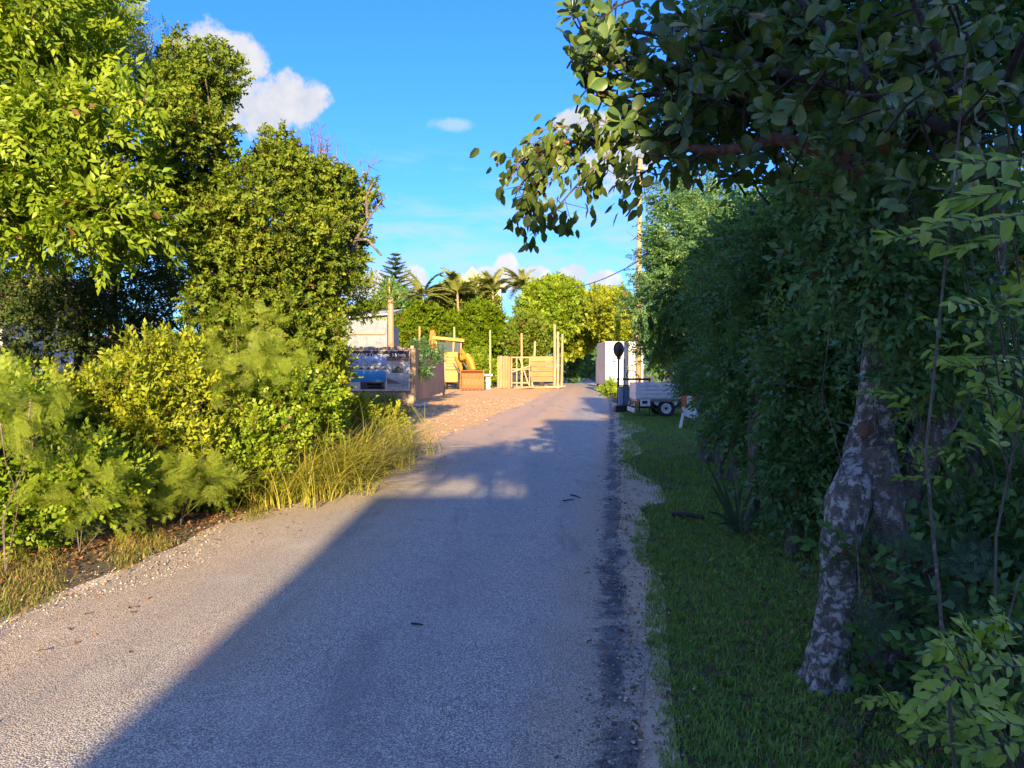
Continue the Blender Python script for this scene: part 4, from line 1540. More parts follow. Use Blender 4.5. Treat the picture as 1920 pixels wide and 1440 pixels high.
for (u, v, r_) in ((1180, 703, 9), (1189, 708, 5.5)):
    pts = [(rx(u) + r_ * k * math.cos(t), 0, rzz(v) + r_ * k * math.sin(t)) for t in [PI * (-.15 + 1.3 * i / 14) for i in range(15)]]
    MB().tube(pts, .018, 6).build('scroll', M['black_metal'], sr)

# ---- orange and white barrier among the hedge stems
a = GX(1296, 803)
k = a.y / FPX
br = empty('road_barrier', a, 'orange and white folding road barrier leaning among the hedge stems', 'barrier', rz=-.35)
for i in range(4):
    MB().box((-.24 + i * .13, -.02, .56), (-.12 + i * .13, .02, .86)).build('stripe_board', M['orange_paint'] if i % 2 == 0 else M['white_paint'], br)
MB().poly([(-.25, -.03, .56), (.42, -.03, .56), (.42, -.03, .02), (.32, -.03, .16), (-.15, -.03, .32), (-.25, .03, .56), (.42, .03, .56), (.42, .03, .02), (.32, .03, .16), (-.15, .03, .32)],
          [(4, 3, 2, 1, 0), (5, 6, 7, 8, 9), (0, 1, 6, 5), (1, 2, 7, 6), (2, 3, 8, 7), (3, 4, 9, 8), (4, 0, 5, 9)]).build('skirt', M['white_paint'], br)
MB().bar((-.2, -.01, .4), (-.27, -.12, 0), .07, .04).build('leg', M['white_paint'], br)
MB().bar((-.2, .02, .8), (-.25, .35, 0), .05, .04).build('leg', M['orange_paint'], br)

# ---- utility pole and lines
D = 42.0
up = empty('utility_pole', ((1197 - 960) / FPX * D, D, 0), 'pale slender utility pole rising out of the hedge on the far bend', 'pole')
MB().tube([(0, 0, 0), (0, 0, 6), (.05, 0, 12.9)], [.17, .15, .11], 12).build('shaft', M['post_pale'], up, smooth=True)
MB().box((-.75, -.06, 12.3), (.75, .06, 12.42)).build('cross_arm', M['post_brown'], up)
for i in range(4):
    MB().tube([(-.6 + .4 * i, 0, 12.42), (-.6 + .4 * i, 0, 12.5), (-.6 + .4 * i, 0, 12.58)], [.03, .05, .03], 8).build('insulator', M['white_paint'], up)
px_, py_ = up.location.x, up.location.y


def wire(pts, r, label, group=None):
    o = MB().tube(pts, r, 5).build('power_line', M['black_metal'])
    return tag(o, label, 'cable', group)


for i in range(4):
    A = Vector((px_ - .6 + .4 * i, py_, 12.57))
    B = Vector((1.45 + .22 * i, -8, 8.6))
    pts = [A.lerp(B, t / 24) + Vector((0, 0, -1.05 * 4 * (t / 24) * (1 - t / 24))) for t in range(25)]
    wire(pts, .011, ['leftmost', 'second', 'third', 'rightmost'][i] + ' of four thin overhead power lines crossing the sky above the leafy branch', 'overhead power lines')
A = Vector((px_, py_, EYE + (HOR - 490) / FPX * 42))
B = PX(1060, 540, 66)
wire([A.lerp(B, t / 12) + Vector((0, 0, -.35 * 4 * (t / 12) * (1 - t / 12))) for t in range(13)], .03, 'single service cable sagging from the utility pole towards the far trees')

# ------------------------------------------------------------------ vegetation
def veg(name, label, cat, base, lobes, n, tm, mat, rng, trunk=None, bark='bark_grey', nb=8, r0=.05, group=None, crown='crown', start=None, **kw):
    root = empty(name, base, label, cat, group)
    cm = link(crown, crown_mesh(crown, lobes, n, tm, M[mat], rng, **kw), root, True)
    mb = MB()
    if trunk:
        for pts, rad in trunk:
            mb.tube(pts, rad, 9, cap=False, wob=.05)
        st = start or trunk[0][0][-1]
    else:
        st = Vector((base[0], base[1], 0))
    branches(mb, st, lobes, rng, r0, nb)
    mb.build('trunk' if cat in ('tree', 'palm') else 'stems', M[bark], root, True, world=True)
    return root


def gz(p):
    return (p[0], p[1], 0)


r = np.random.default_rng(21)
# spray templates
S_broad = [spray(r, 11, .30, leaf_mid(.24, .06, .25), .105, 65, .35, True, 0, .25, .25) for _ in range(8)]
S_olive = [spray(r, 11, .26, leaf_simple(.27, .1, .1), .075, 60, .05, True, 0, .45) for _ in range(8)]
S_olive_t = [spray(r, 10, .20, leaf_simple(.29, .1, .1), .074, 60, .0, True, .35, .4) for _ in range(8)]
S_round = [spray(r, 11, .26, leaf_mid(.36, .06, .08), .058, 65, .1, True, 0, .4) for _ in range(8)]
S_lime = [spray(r, 14, .32, leaf_simple(.27, .08, .12), .064, 60, .1, True, 0, .35) for _ in range(8)]
S_dark = [spray(r, 9, .30, leaf_mid(.26, .05, .22), .095, 65, .3, True, 0, .3, .2) for _ in range(8)]
S_comp = [spray(r, 14, .36, leaf_simple(.28, .08, .15), .08, 70, .35, True, 0, .2, .25) for _ in range(8)]
S_far = [spray(r, 8, .45, leaf_simple(.34, .08, .1), .22, 65, .1, False, 0, .5) for _ in range(8)]
S_feather = [frond_bip(r, 6, 9) for _ in range(6)]
S_feather_lo = [frond_bip(r, 6, 4) for _ in range(5)]

# --- left bank, from the back forwards
L = [lobe_px(-260, 120, 250, 760, 15, 1.2), lobe_px(80, 420, 330, 760, 16, 1.2), lobe_px(360, 620, 480, 780, 17, 1.2), lobe_px(-150, 180, 470, 760, 13.2, .7), lobe_px(140, 400, 470, 740, 13.8, .7)]
lb = sum([sublobes(q, 12, .4, r) for q in L], [])
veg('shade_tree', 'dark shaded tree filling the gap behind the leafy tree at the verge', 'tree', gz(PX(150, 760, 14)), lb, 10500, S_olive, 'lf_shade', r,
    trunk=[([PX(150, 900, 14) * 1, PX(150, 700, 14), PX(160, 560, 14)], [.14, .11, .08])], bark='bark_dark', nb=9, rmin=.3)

L = [lobe_px(130, 265, -40, 170, 15), lobe_px(200, 330, 60, 240, 15)]
lb = sum([sublobes(q, 7, .45, r, core=False) for q in L], [])
veg('feathery_tree', 'pale feathery crown showing above the leafy tree', 'tree', gz(PX(210, 690, 15.5)), lb, 420, S_feather_lo, 'lf_feather', r,
    trunk=[([gz(PX(210, 690, 15.5)), PX(215, 400, 15.3), PX(215, 200, 15)], [.10, .08, .05])], nb=10, r0=.03, size=(.35, .6), up=.1, rmin=.3)

L = [lobe_px(285, 440, 95, 270, 12.6), lobe_px(270, 470, 190, 420, 12.2), lobe_px(360, 520, 300, 500, 12.2), lobe_px(380, 570, 400, 650, 12.2), lobe_px(400, 610, 560, 700, 12.2)]
lb = sum([sublobes(q, 17, .30, r, out=(.6, 1.08), cs=.62) for q in L], [])
veg('olive_tree', 'tall olive green small leaved tree with a peaked crown in the middle of the bank', 'tree', gz(PX(430, 690, 12.8)), lb, 7700, S_olive_t, 'lf_olive', r,
    trunk=[([gz(PX(430, 690, 12.8)), PX(440, 560, 12.8), PX(410, 300, 12.6)], [.13, .11, .05])], nb=20, r0=.04, rmin=.5)

L = [lobe_px(470, 600, 265, 400, 13.3), lobe_px(540, 650, 310, 430, 13.8), lobe_px(495, 650, 390, 560, 13.3), lobe_px(510, 635, 520, 680, 13.3)]
lb = sum([sublobes(q, 17, .30, r, out=(.6, 1.08), cs=.62) for q in L], [])
L2 = [lobe_px(628, 706, 325, 395, 14.3), lobe_px(600, 684, 360, 470, 13.9), lobe_px(645, 694, 440, 500, 14.3)]
lb += sum([sublobes(q, 7, .34, r, core=False) for q in L2], [])
ct = veg('twisted_tree', 'gold tinged tree with bare twigs on top leaning towards the road', 'tree', gz(PX(600, 690, 13.9)), lb, 7700, S_olive_t, 'lf_olive', r,
         trunk=[([gz(PX(600, 690, 13.9)), PX(620, 600, 13.9), PX(645, 480, 13.9), PX(670, 420, 14.1)], [.14, .12, .08, .05])], nb=22, r0=.04, rmin=.55, bias=.06, size=(.75, 1.1))
tw = MB()
for (u, v, hh) in ((570, 330, 75), (575, 300, 50), (605, 330, 85), (612, 310, 70), (598, 320, 60), (690, 330, 35), (500, 290, 40), (627, 330, 60)):
    a = PX(u, v, 13.8)
    for q in range(3):
        b = PX(u + r.uniform(-22, 22), v - hh * r.uniform(.6, 1.1), 13.8 + r.uniform(-.2, .2))
        mid_ = a.lerp(b, .5) + Vector(r.normal(0, .06, 3))
        tw.tube([a, mid_, b], [.014, .009, .004], 4, cap=False)
        for z in range(4):
            e = mid_.lerp(b, r.uniform(0, 1))
            tw.tube([e, e + Vector(r.normal(0, .13, 3)) + Vector((0, 0, .08))], [.006, .003], 4, cap=False)
for pts in (((640, 520), (668, 450), (700, 400), (722, 370)), ((668, 450), (690, 450), (716, 480)), ((655, 480), (640, 420), (630, 370)), ((690, 410), (688, 370), (700, 345))):
    tw.tube([PX(u, v, 13.7) for u, v in pts], [.034 - .008 * i for i in range(len(pts))], 6, cap=False)
tw.build('twigs', M['bark_grey'], ct, True, world=True)['kind'] = 'stuff'

L = [lobe_px(-260, 160, -220, 160, 11.4, 1.5), lobe_px(-40, 250, -60, 210, 11.2, 1.2), lobe_px(60, 320, 130, 360, 10.9, 1.1), lobe_px(-200, 200, 150, 420, 10.7, 1.2), lobe_px(60, 310, 330, 470, 10.6, .8), lobe_px(-120, 110, 380, 480, 10.5, .8)]
lb = sum([sublobes(q, 13, .32, r, out=(.6, 1.0), cs=.64) for q in L], [])
veg('broadleaf_tree', 'bright green broad leaved tree leaning into the picture at the road verge', 'tree', gz(PX(-60, 800, 11.6)), lb, 4100, S_broad, 'lf_bright', r,
    trunk=[([gz(PX(-60, 800, 11.6)), PX(-40, 600, 11.5), PX(20, 300, 11.2)], [.16, .13, .08])], nb=22, r0=.045, rmin=.55, up=.1, jit=.45, size=(1.0, 1.45))

lb = sublobes((np.array([-6.3, 23.5, 4.3]), np.array([2.6, 1.8, 1.9])), 16, .36, r)  # tree added out of sight behind the twisted tree to shade the sign
veg('sign_shade_tree', 'round tree hidden behind the twisted tree, added to shade the sign fence', 'tree', (-6.3, 23.5, 0), lb, 2600, S_olive, 'lf_olive', r, trunk=[([(-6.3, 23.5, 0), (-6.2, 23.5, 1.6), (-6.3, 23.5, 3)], [.14, .11, .08])], nb=10, r0=.05, rmin=.3, size=(1.1, 1.6))

# --- shrubs along the left verge
def shrub(name, label, boxes, n, tm, mat, sub=8, k=.4, nb=10, group='shrubs along the sunny verge', r0=.014, **kw):
    lobes = sum([sublobes(lobe_px(*b), sub, k, r) for b in boxes], [])
    c = boxes[0]
    p = PX((c[0] + c[1]) / 2, 800, c[4])
    return veg(name, label, 'shrub', (p.x, p.y, 0), lobes, n, tm, mat, r, nb=nb, r0=r0, bark='bark_grey', group=group, crown='foliage', **kw)


shrub('verge_shrub', 'round leaved green shrub at the picture edge nearest the camera on the sunny verge', [(-160, 120, 780, 1030, 6.6, .5), (60, 230, 820, 980, 7.0, .5), (-120, 60, 700, 860, 7.0, .5)], 2600, S_round, 'lf_bright', rmin=.5)
shrub('verge_shrub', 'yellow green shrub heaped below the dark shade tree', [(130, 330, 690, 860, 8.4, .6), (230, 420, 640, 820, 9.2, .6), (190, 420, 780, 935, 8.5, .6)], 3000, S_lime, 'lf_lime', rmin=.5)
shrub('verge_shrub', 'dense shrub with small shiny leaves behind the tall yellow grass', [(380, 560, 760, 940, 9.4, .5), (440, 640, 690, 850, 10.5, .7), (310, 470, 850, 950, 8.7, .4)], 2900, S_round, 'lf_bright', rmin=.5)
shrub('verge_shrub', 'lime shrub between the tall grass and the plank fence', [(540, 640, 665, 800, 13, .7), (610, 715, 765, 860, 15.0, .8), (680, 755, 785, 862, 16, .6)], 2900, S_lime, 'lf_lime', rmin=.5)
shrub('verge_shrub', 'mid green shrub climbing under the twisted tree', [(470, 625, 560, 720, 13.5, .8), (400, 560, 600, 720, 12.2, .7)], 2200, S_olive, 'lf_bright', rmin=.5)
shrub('verge_shrub', 'low dull shrub at the foot of the sign fence', [(640, 765, 748, 795, 27, 1.0), (690, 770, 775, 815, 22, .8)], 1300, S_lime, 'lf_olive', rmin=.4)


def feather_plant(name, label, boxes, n, mat='lf_feather', size=(.15, .25), group='feathery wild tamarind plants', nb=3, r0=.005):
    lobes = sum([sublobes(lobe_px(*b), 5, .5, r, core=False) for b in boxes], [])
    c = boxes[0]
    p = PX((c[0] + c[1]) / 2, 820, c[4])
    return veg(name, label, 'shrub', (p.x, p.y, 0), lobes, n, S_feather, mat, r, nb=nb, r0=r0, group=group, crown='fronds', size=size, up=.15, rmin=.2, cut=.1, jit=.4)


feather_plant('feathery_shrub', 'feathery shrub with fine fronds at the far edge above the round leaved shrub', [(-60, 70, 690, 800, 6.0, .4)], 80)
feather_plant('feathery_shrub', 'feathery shrub spreading low over the leaf litter of the verge', [(60, 230, 860, 985, 6.6, .3), (150, 290, 880, 990, 7.2, .3)], 130)
feather_plant('feathery_shrub', 'feathery shrub in front of the yellow green shrub', [(250, 420, 800, 930, 7.7, .4), (360, 500, 640, 760, 9.0, .4)], 170)
feather_plant('feathery_shrub', 'tall feathery shrub arching above the tall yellow grass', [(400, 640, 560, 700, 11.5, .6), (440, 600, 660, 780, 10.4, .5)], 260, size=(.16, .28))

# --- tall yellow grass clump
S_cane = [tuft_t(r, 17, 1.0, .0075, 2.0, .08, 6, .22) for _ in range(8)]


def cane(name, label, pts, n, smin, smax):
    P = np.array([[*p] for p in pts], float)
    k = r.integers(0, len(P), n)
    Q = P[k][:, :3] + np.c_[r.normal(0, .28, (n, 2)), np.zeros(n)]
    Q[:, 2] = 0
    V, F, R = scatter(S_cane, Q, np.c_[r.normal(0, 1, (n, 2)), np.zeros(n)], np.tile([0, 0, 1.0], (n, 1)) + r.normal(0, .16, (n, 3)), r.uniform(smin, smax, n), np.clip(r.normal(.5, .2, n), 0, 1), r)
    o = link(name, np_mesh(name, V, F, R, M['lf_cane']))
    return tag(o, label, 'grass clump', 'tall yellow grass by the road')


cane('tall_grass_clump', 'tall golden grass clump leaning over the road nearest the camera', [GX(480, 945), GX(525, 945), GX(575, 930)], 60, .7, 1.15)
cane('tall_grass_clump', 'broad clump of yellow green grass blades in the middle of the verge', [GX(610, 922), GX(655, 908), GX(640, 890)], 66, .75, 1.3)
cane('tall_grass_clump', 'grass clump at the corner where the dirt entrance meets the road', [GX(700, 885), GX(735, 868), GX(715, 855)], 66, .65, 1.2)

# --- vines on the gate
def vine(name, label, boxes, n):
    lobes = [lobe_px(*b) for b in boxes]
    c = lobes[0][0]
    o = link(name, crown_mesh(name, lobes, n, S_dark, M['lf_dark'], r, size=(.8, 1.3), up=-.2, rmin=.1, cut=0))
    return tag(o, label, 'vine', 'creepers on the plank gate')


vine('creeper', 'green creeper hanging in a clump on the middle of the plank gate', [(778, 803, 676, 700, 33.6, .35)], 110)
vine('creeper', 'green creeper spilling over the top edge of the plank gate', [(770, 812, 642, 660, 33.8, .4), (808, 832, 655, 672, 38, .4)], 230)

# --- far greenery
def far_tree(name, label, boxes, n, mat, tm=None, sub=16, k=.28, cat='tree', base=None, size=(.9, 1.5), group='trees beyond the yard', **kw):
    lobes = sum([sublobes(lobe_px(*b), sub, k, r) for b in boxes], [])
    c = boxes[0]
    p = PX((c[0] + c[1]) / 2, 690, c[4])
    z = hill(p.x, p.y)
    b0 = (p.x, p.y, z)
    top = PX((c[0] + c[1]) / 2, (c[2] + c[3]) / 2, c[4])
    return veg(name, label, cat, b0, lobes, n, tm or S_far, mat, r, trunk=[([b0, (p.x + .2, p.y, (top.z + z) / 2), top], [.28, .22, .14])], bark='bark_dark', nb=8, r0=.09, group=group, size=size, **kw)


far_tree('vine_hedge', 'bright vine covered hedge directly behind the digger', [(735, 850, 560, 730, 70, 2.0), (840, 960, 548, 730, 70, 2.0)], 5800, 'lf_hedge', cat='hedge', rmin=.7)
far_tree('vine_hedge', 'bright low hedge end above the metal shed', [(640, 740, 566, 700, 72, 2.0)], 1900, 'lf_hedge', cat='hedge', rmin=.7)
far_tree('spreading_tree', 'spreading green tree behind the horizontal plank panel', [(955, 1075, 520, 660, 70, 2.6), (990, 1110, 525, 640, 69, 2.2)], 5600, 'lf_bright', rmin=.65)
far_tree('roadside_tree', 'yellow flecked tree arching over the far end of the road', [(1065, 1190, 532, 650, 74, 2.6), (1100, 1215, 540, 640, 66, 2.2), (1020, 1110, 560, 690, 72, 2)], 5200, 'lf_lime', rmin=.6, bias=-.08)
far_tree('dark_tree', 'dark green tree in front of the spreading tree crown', [(940, 1030, 580, 690, 66, 1.6)], 1900, 'lf_olive', rmin=.6, bias=-.15)
far_tree('hill_tree', 'dark rounded tree below the conifer', [(690, 800, 530, 640, 84, 2.6)], 2400, 'lf_dark', rmin=.6, bias=.2)
far_tree('hill_tree', 'low grey green tree under the palms', [(780, 960, 532, 620, 82, 2.6)], 2600, 'lf_olive', rmin=.6)
far_tree('end_tree', 'dark tree closing the far end of the road', [(1060, 1150, 560, 725, 118, 3), (1110, 1230, 560, 720, 100, 3)], 3400, 'lf_dark', size=(1.3, 2.0), rmin=.5)
far_tree('yard_bush', 'loose green bush between the digger bucket and the board panel', [(868, 934, 660, 728, 64, 1.2)], 1300, 'lf_bright', cat='shrub', rmin=.5, size=(.6, 1.0))
far_tree('yard_bush', 'dark bush in the shade beside the far stakes', [(1058, 1085, 655, 725, 80, 1.5), (1075, 1100, 640, 712, 95, 2)], 900, 'lf_dark', cat='shrub', rmin=.5)
far_tree('corner_bush', 'sunlit yellow bush hanging over the white box truck', [(1150, 1215, 590, 650, 52, 1.6)], 1100, 'lf_lime', cat='shrub', rmin=.5, size=(.6, 1.0), group='shrubs along the sunny verge')
far_tree('weed_patch', 'low weeds growing at the wheels of the white box truck', [(1128, 1160, 716, 742, 43, .8)], 260, 'lf_bright', cat='weeds', rmin=.3, size=(.4, .7), group='low roadside weeds')


far_tree('back_hedge', 'dark hedge standing behind the flatbed truck and box truck', [(1195, 1330, 560, 735, 50, 2.5), (1290, 1480, 540, 740, 42, 2.5), (1440, 1900, 480, 740, 36, 2.5)], 4200, 'lf_dark', cat='hedge', rmin=.4, size=(.9, 1.5))


# --- Norfolk pine on the rise
def norfolk():
    D = 86.0
    b = PX(742, 690, D)
    z0 = hill(b.x, b.y)
    top = EYE + (HOR - 476) / FPX * D
    root = empty('norfolk_pine', (b.x, b.y, z0), 'tall conical conifer with tiered branches standing behind the shed', 'tree', 'trees beyond the yard')
    mb = MB()
    mb.tube([(b.x, b.y, z0), (b.x, b.y, (z0 + top) / 2), (b.x, b.y, top)], [.22, .15, .03], 8)
    P, Y, N, S = [], [], [], []
    lv = 17
    for i in range(lv):
        t = i / (lv - 1)
        z = top - .3 - t * 8.2
        L = .45 + 3.6 * t ** .85
        nb = 6
        for j in range(nb):
            a = 2 * PI * (j + .5 * (i % 2)) / nb + r.normal(0, .12)
            dd = Vector((math.cos(a), math.sin(a), .16))
            mb.tube([(b.x, b.y, z), Vector((b.x, b.y, z)) + dd * L], [.03, .01], 4, cap=False)
            m = max(3, int(L / .16))
            for q in range(m):
                tt = (q + .5) / m
                p = Vector((b.x, b.y, z)) + dd * L * tt + Vector((0, 0, .25 * L * tt * tt * .4))
                for s in (-1, 0, 1):
                    P.append(p)
                    yv = dd + Vector((-dd.y, dd.x, 0)) * s * 1.3 + Vector((0, 0, .45))
                    Y.append(yv)
                    N.append((0, 0, 1))
                    S.append(.55 * (1 - .3 * tt))
    tm = [(lambda q: (q[0], q[1], np.zeros(4)))(leaf_simple(.2, .05, -.1))]
    n = len(P)
    V, F, R = scatter(tm, np.array(P), np.array(Y) + r.normal(0, .1, (n, 3)), np.array(N, float) + r.normal(0, .2, (n, 3)), np.array(S), r.random(n), r)
    link('crown', np_mesh('crown', V, F, R, M['lf_pine']), root, True)
    mb.build('trunk', M['bark_grey'], root, True, world=True)


norfolk()


# --- coconut palms
def frond_palm(rng, nl=20):
    V, F, R = [], [], []
    for i in range(nl):
        t = .12 + .88 * i / nl
        c = np.array([0, t * (1 - .18 * t), .20 * t - .62 * t * t])
        ll = .26 * (1 - .6 * abs(t - .45)) + .02
        for s in (-1, 1):
            d = norm(np.array([s * 1.0, .75, -.55 + rng.normal(0, .12)]))
            w = np.array([0, .034, 0])
            k = len(V)
            V += [c - w, c + w, c + d * ll]
            F.append((k, k + 1, k + 2))
            R += [rng.normal(0, .1)] * 3
    for i in range(5):
        t0, t1 = i / 5, (i + 1) / 5
        c0 = np.array([0, t0 * (1 - .18 * t0), .20 * t0 - .62 * t0 * t0])
        c1 = np.array([0, t1 * (1 - .18 * t1), .20 * t1 - .62 * t1 * t1])
        k = len(V)
        V += [c0 - [.012, 0, 0], c0 + [.012, 0, 0], c1]
        F.append((k, k + 1, k + 2))
        R += [.4] * 3
    return np.array(V), np.array(F), np.array(R)


T_palm = [frond_palm(r) for _ in range(4)]


def palm(u, v, D, L, label, n=15, up=1.0):
    c = PX(u, v, D)
    z0 = hill(c.x, c.y)
    root = empty('coconut_palm', (c.x, c.y, z0), label, 'palm', 'palms on the rise')
    a = r.uniform(0, 2 * PI, n)
    tilt = np.linspace(1.4, .1, n) * up
    Y = np.stack([np.cos(a) * np.cos(tilt), np.sin(a) * np.cos(tilt), np.sin(tilt)], 1)
    N = np.tile([0, 0, 1.0], (n, 1)) + np.stack([-np.cos(a), -np.sin(a), np.zeros(n)], 1) * np.clip(tilt, 0, 1.2)[:, None]
    V, F, R = scatter(T_palm, np.tile(np.array(c), (n, 1)), Y, N, r.uniform(.8, 1.1, n) * L, np.clip(r.normal(.5, .2, n), 0, 1), r)
    link('crown', np_mesh('crown', V, F, R, M['lf_palm']), root, True)
    MB().tube([(c.x + .3, c.y, z0), (c.x + .2, c.y, (z0 + c.z) / 2), c], [.2, .14, .11], 8).build('trunk', M['bark_tan'], root, True, world=True)


palm(793, 556, 78, 3.1, 'coconut palm next to the conifer, first of the row')
palm(858, 552, 78, 3.4, 'coconut palm with upright fronds just before the gabled house')
palm(822, 562, 80, 2.6, 'low palm with drooping fronds between two taller palms')
palm(924, 548, 80, 3.2, 'coconut palm standing right after the gabled house')
palm(980, 540, 82, 3.0, 'coconut palm beside the crown of the spreading tree')
palm(903, 560, 84, 2.6, 'short palm tucked in front of the house wall')

# --- hedge trees along the shaded side
S_dk = [spray(r, 13, .34, leaf_mid(.27, .05, .25), .068, 65, .35, True, 0, .3, .25) for _ in range(8)]


S_dkf = [spray(r, 13, .34, leaf_simple(.29, .07, .25), .07, 65, .35, True, 0, .3, .25) for _ in range(8)]


def hedge_tree(label, stems, boxes, n, tm, mat='lf_dark', sub=12, k=.38, bark='bark_grey', top=1.9, rmin=.45, group='hedge trees on the shaded side', **kw):
    lobes = sum([sublobes(lobe_px(*b), sub, k, r) for b in boxes], [])
    x, y = stems[0]
    tr = []
    cx, cy = lobes[0][0][0], lobes[0][0][1]
    for (sx, sy) in stems:
        q = Vector((sx + (cx - sx) * .5 + r.normal(0, .08), sy + (cy - sy) * .5 + r.normal(0, .08), top))
        m1 = Vector((sx, sy, 0)).lerp(q, .5) + Vector((r.normal(0, .05), r.normal(0, .05), 0))
        tr.append(([Vector((sx, sy, 0)), m1, q], [.05, .04, .03]))
    rt = veg('hedge_tree', label, 'tree', (x, y, 0), lobes, n, tm, mat, r, trunk=tr, bark=bark, nb=14, r0=.03, rmin=rmin, group=group, **kw)
    return rt


def stems(u, v, n, du):
    c = GX(u, v)
    return [(c.x + r.uniform(-du, du), c.y + r.uniform(-.25, .25)) for _ in range(n)]


hedge_tree('dark hedge tree with pale cut stems beside the strap leaved plant', stems(1425, 995, 5, .12), [(1370, 1560, 480, 880, 8.2, .8), (1330, 1520, 380, 640, 9.5, .9), (1420, 1620, 330, 600, 8.0, .8)], 3700, S_dkf, up=.0)
hedge_tree('dark hedge tree with a thin leaning stem nearest the thick pale trunk', stems(1478, 1040, 3, .06), [(1460, 1640, 560, 860, 6.6, .6), (1450, 1600, 860, 960, 6.6, .4)], 1800, S_dk, up=.0, top=1.4)
hedge_tree('hedge tree with a bundle of upright stems next to the road barrier', stems(1330, 868, 7, .16), [(1330, 1450, 560, 780, 13.2, 1.1), (1285, 1440, 400, 640, 14.0, 1.2)], 3600, S_dkf, up=.0)
hedge_tree('hedge tree with light drooping sprays above the middle of the grass verge', stems(1365, 905, 4, .12), [(1355, 1490, 580, 820, 10.8, .9), (1340, 1490, 400, 620, 11.0, 1.0)], 3600, S_comp, 'lf_dark', up=-.05)
hedge_tree('tall hedge tree whose crown hides the utility pole', [(4.9, 19.5), (5.1, 19.8)], [(1200, 1335, 345, 520, 18.5, 1.5), (1188, 1325, 470, 640, 18.5, 1.4), (1240, 1440, 330, 560, 18.0, 1.5), (1200, 1310, 590, 680, 19.5, 1.0)], 4600, S_comp, 'lf_dark', up=.0, bias=.1)
hedge_tree('hedge tree overhanging the flatbed truck cab', [(7.2, 27), (7.4, 27.3)], [(1225, 1330, 560, 690, 27, 1.6), (1300, 1420, 480, 720, 25, 1.4), (1272, 1350, 655, 752, 22.5, .8)], 3600, S_comp, 'lf_dark', up=.0, size=(1, 1.5))
hedge_tree('dim hedge tree deep behind the thick pale trunk', [(4.2, 6.5)], [(1560, 2100, 330, 900, 7.0, 1.0), (1700, 2100, 700, 1050, 5.8, .6)], 2600, S_dkf, up=.0, size=(1, 1.3))
hedge_tree('dim hedge tree behind the hedge with cut stems', [(6.0, 12.5)], [(1400, 1900, 250, 780, 12, 1.4), (1330, 1560, 640, 860, 13.2, .8)], 3400, S_dkf, up=.0, size=(1.1, 1.7))

# unseen tree added behind the camera so its crown shades the road ahead
for i, (x, y, h, rx, ry, rz) in enumerate(((-.55, -4.2, 5.2, 1.0, .9, .5),)):
    lobes = sublobes((np.array([x, y, h - rz]), np.array([rx, ry, rz])), 14, .36, r)
    veg('hedge_tree', 'small flat crowned tree added behind the photographer to shade the road', 'tree', (x + .4, y, 0), lobes, 420, S_dk, 'lf_dark', r,
        trunk=[([(x + .4, y, 0), (x + .3, y, 1.4), (x, y, h - rz * 1.3)], [.1, .08, .06])], nb=10, size=(1.3, 2.0), group='hedge trees on the shaded side', rmin=.2)

# --- the thick pale trunk, its overhanging branch and the big leathery leaves
LEAFMESH = {}


def leaf_parts(root, key, shapes, mat, P, Y, N, S, limit=300):
    """single leaves as parts of root (nearest first); returns the mask of those built"""
    if key not in LEAFMESH:
        LEAFMESH[key] = [np_mesh('leaf', v, f, None, mat) for v, f in shapes]
    P, Y, N, S = map(np.asarray, (P, Y, N, S))
    order = np.argsort(-S / np.linalg.norm(P - np.array([0, 0, EYE]), axis=1) * ((np.abs(P[:, 0] / np.maximum(P[:, 1], .1)) < .68) & (P[:, 1] > .3)))
    Mx = frames(Y, N) * S[:, None, None]
    done = np.zeros(len(P), bool)
    inv = Matrix.Translation(root.location).inverted()
    for i in order[:limit]:
        o = bpy.data.objects.new('leaf', LEAFMESH[key][int(i) % len(shapes)])
        m = Matrix.Identity(4)
        for a in range(3):
            for b in range(3):
                m[a][b] = Mx[i, a, b]
            m[a][3] = P[i, a]
        o.parent = root
        o.matrix_parent_inverse = inv
        o.matrix_basis = m
        COL.objects.link(o)
        done[i] = True
    return done


def rest_leaves(root, name, shapes, mat, P, Y, N, S, mask):
    k = ~mask
    if not k.any():
        return
    tm = [(v, f, np.zeros(len(v))) for v, f in shapes]
    n = int(k.sum())
    V, F, R = scatter(tm, P[k], Y[k], N[k], S[k], np.clip(r.normal(.5, .22, n), 0, 1), r)
    o = link(name, np_mesh(name, V, F, R, mat), root, True)
    o['kind'] = 'stuff'


def rosettes(centers, axes, nl, size, rng, spread=1.0):
    """whorls of leaves round twig ends"""
    P, Y, N, S = [], [], [], []
    for c, a in zip(centers, axes):
        a = norm(np.asarray(a, float))
        e1 = norm(np.cross(a, rng.normal(0, 1, 3)))
        e2 = np.cross(a, e1)
        m = rng.integers(nl[0], nl[1] + 1)
        for i in range(m):
            t = i * 2.4 + rng.normal(0, .2)
            tl = rng.uniform(.45, 1.35) * spread
            d = a * math.cos(tl) + (e1 * math.cos(t) + e2 * math.sin(t)) * math.sin(tl)
            d = d + np.array([0, 0, -.12])
            P.append(np.asarray(c) - a * rng.uniform(0, .09) + d * .015)
            Y.append(d)
            N.append(a * 1.0 + rng.normal(0, .25, 3) + np.array([0, 0, .35]))
            S.append(size * rng.uniform(.7, 1.2))
    return np.array(P), np.array(Y), np.array(N), np.array(S)


SH_BIG = [leaf_round(.33, .07, .12), leaf_round(.36, .10, .2), leaf_round(.30, .04, .05)]
SH_MED = [leaf_oval(.27, .06, .2), leaf_oval(.24, .09, .3), leaf_oval(.30, .03, .1)]
SH_LONG = [leaf_oval(.20, .06, .15), leaf_oval(.22, .09, .25), leaf_oval(.18, .03, .05)]

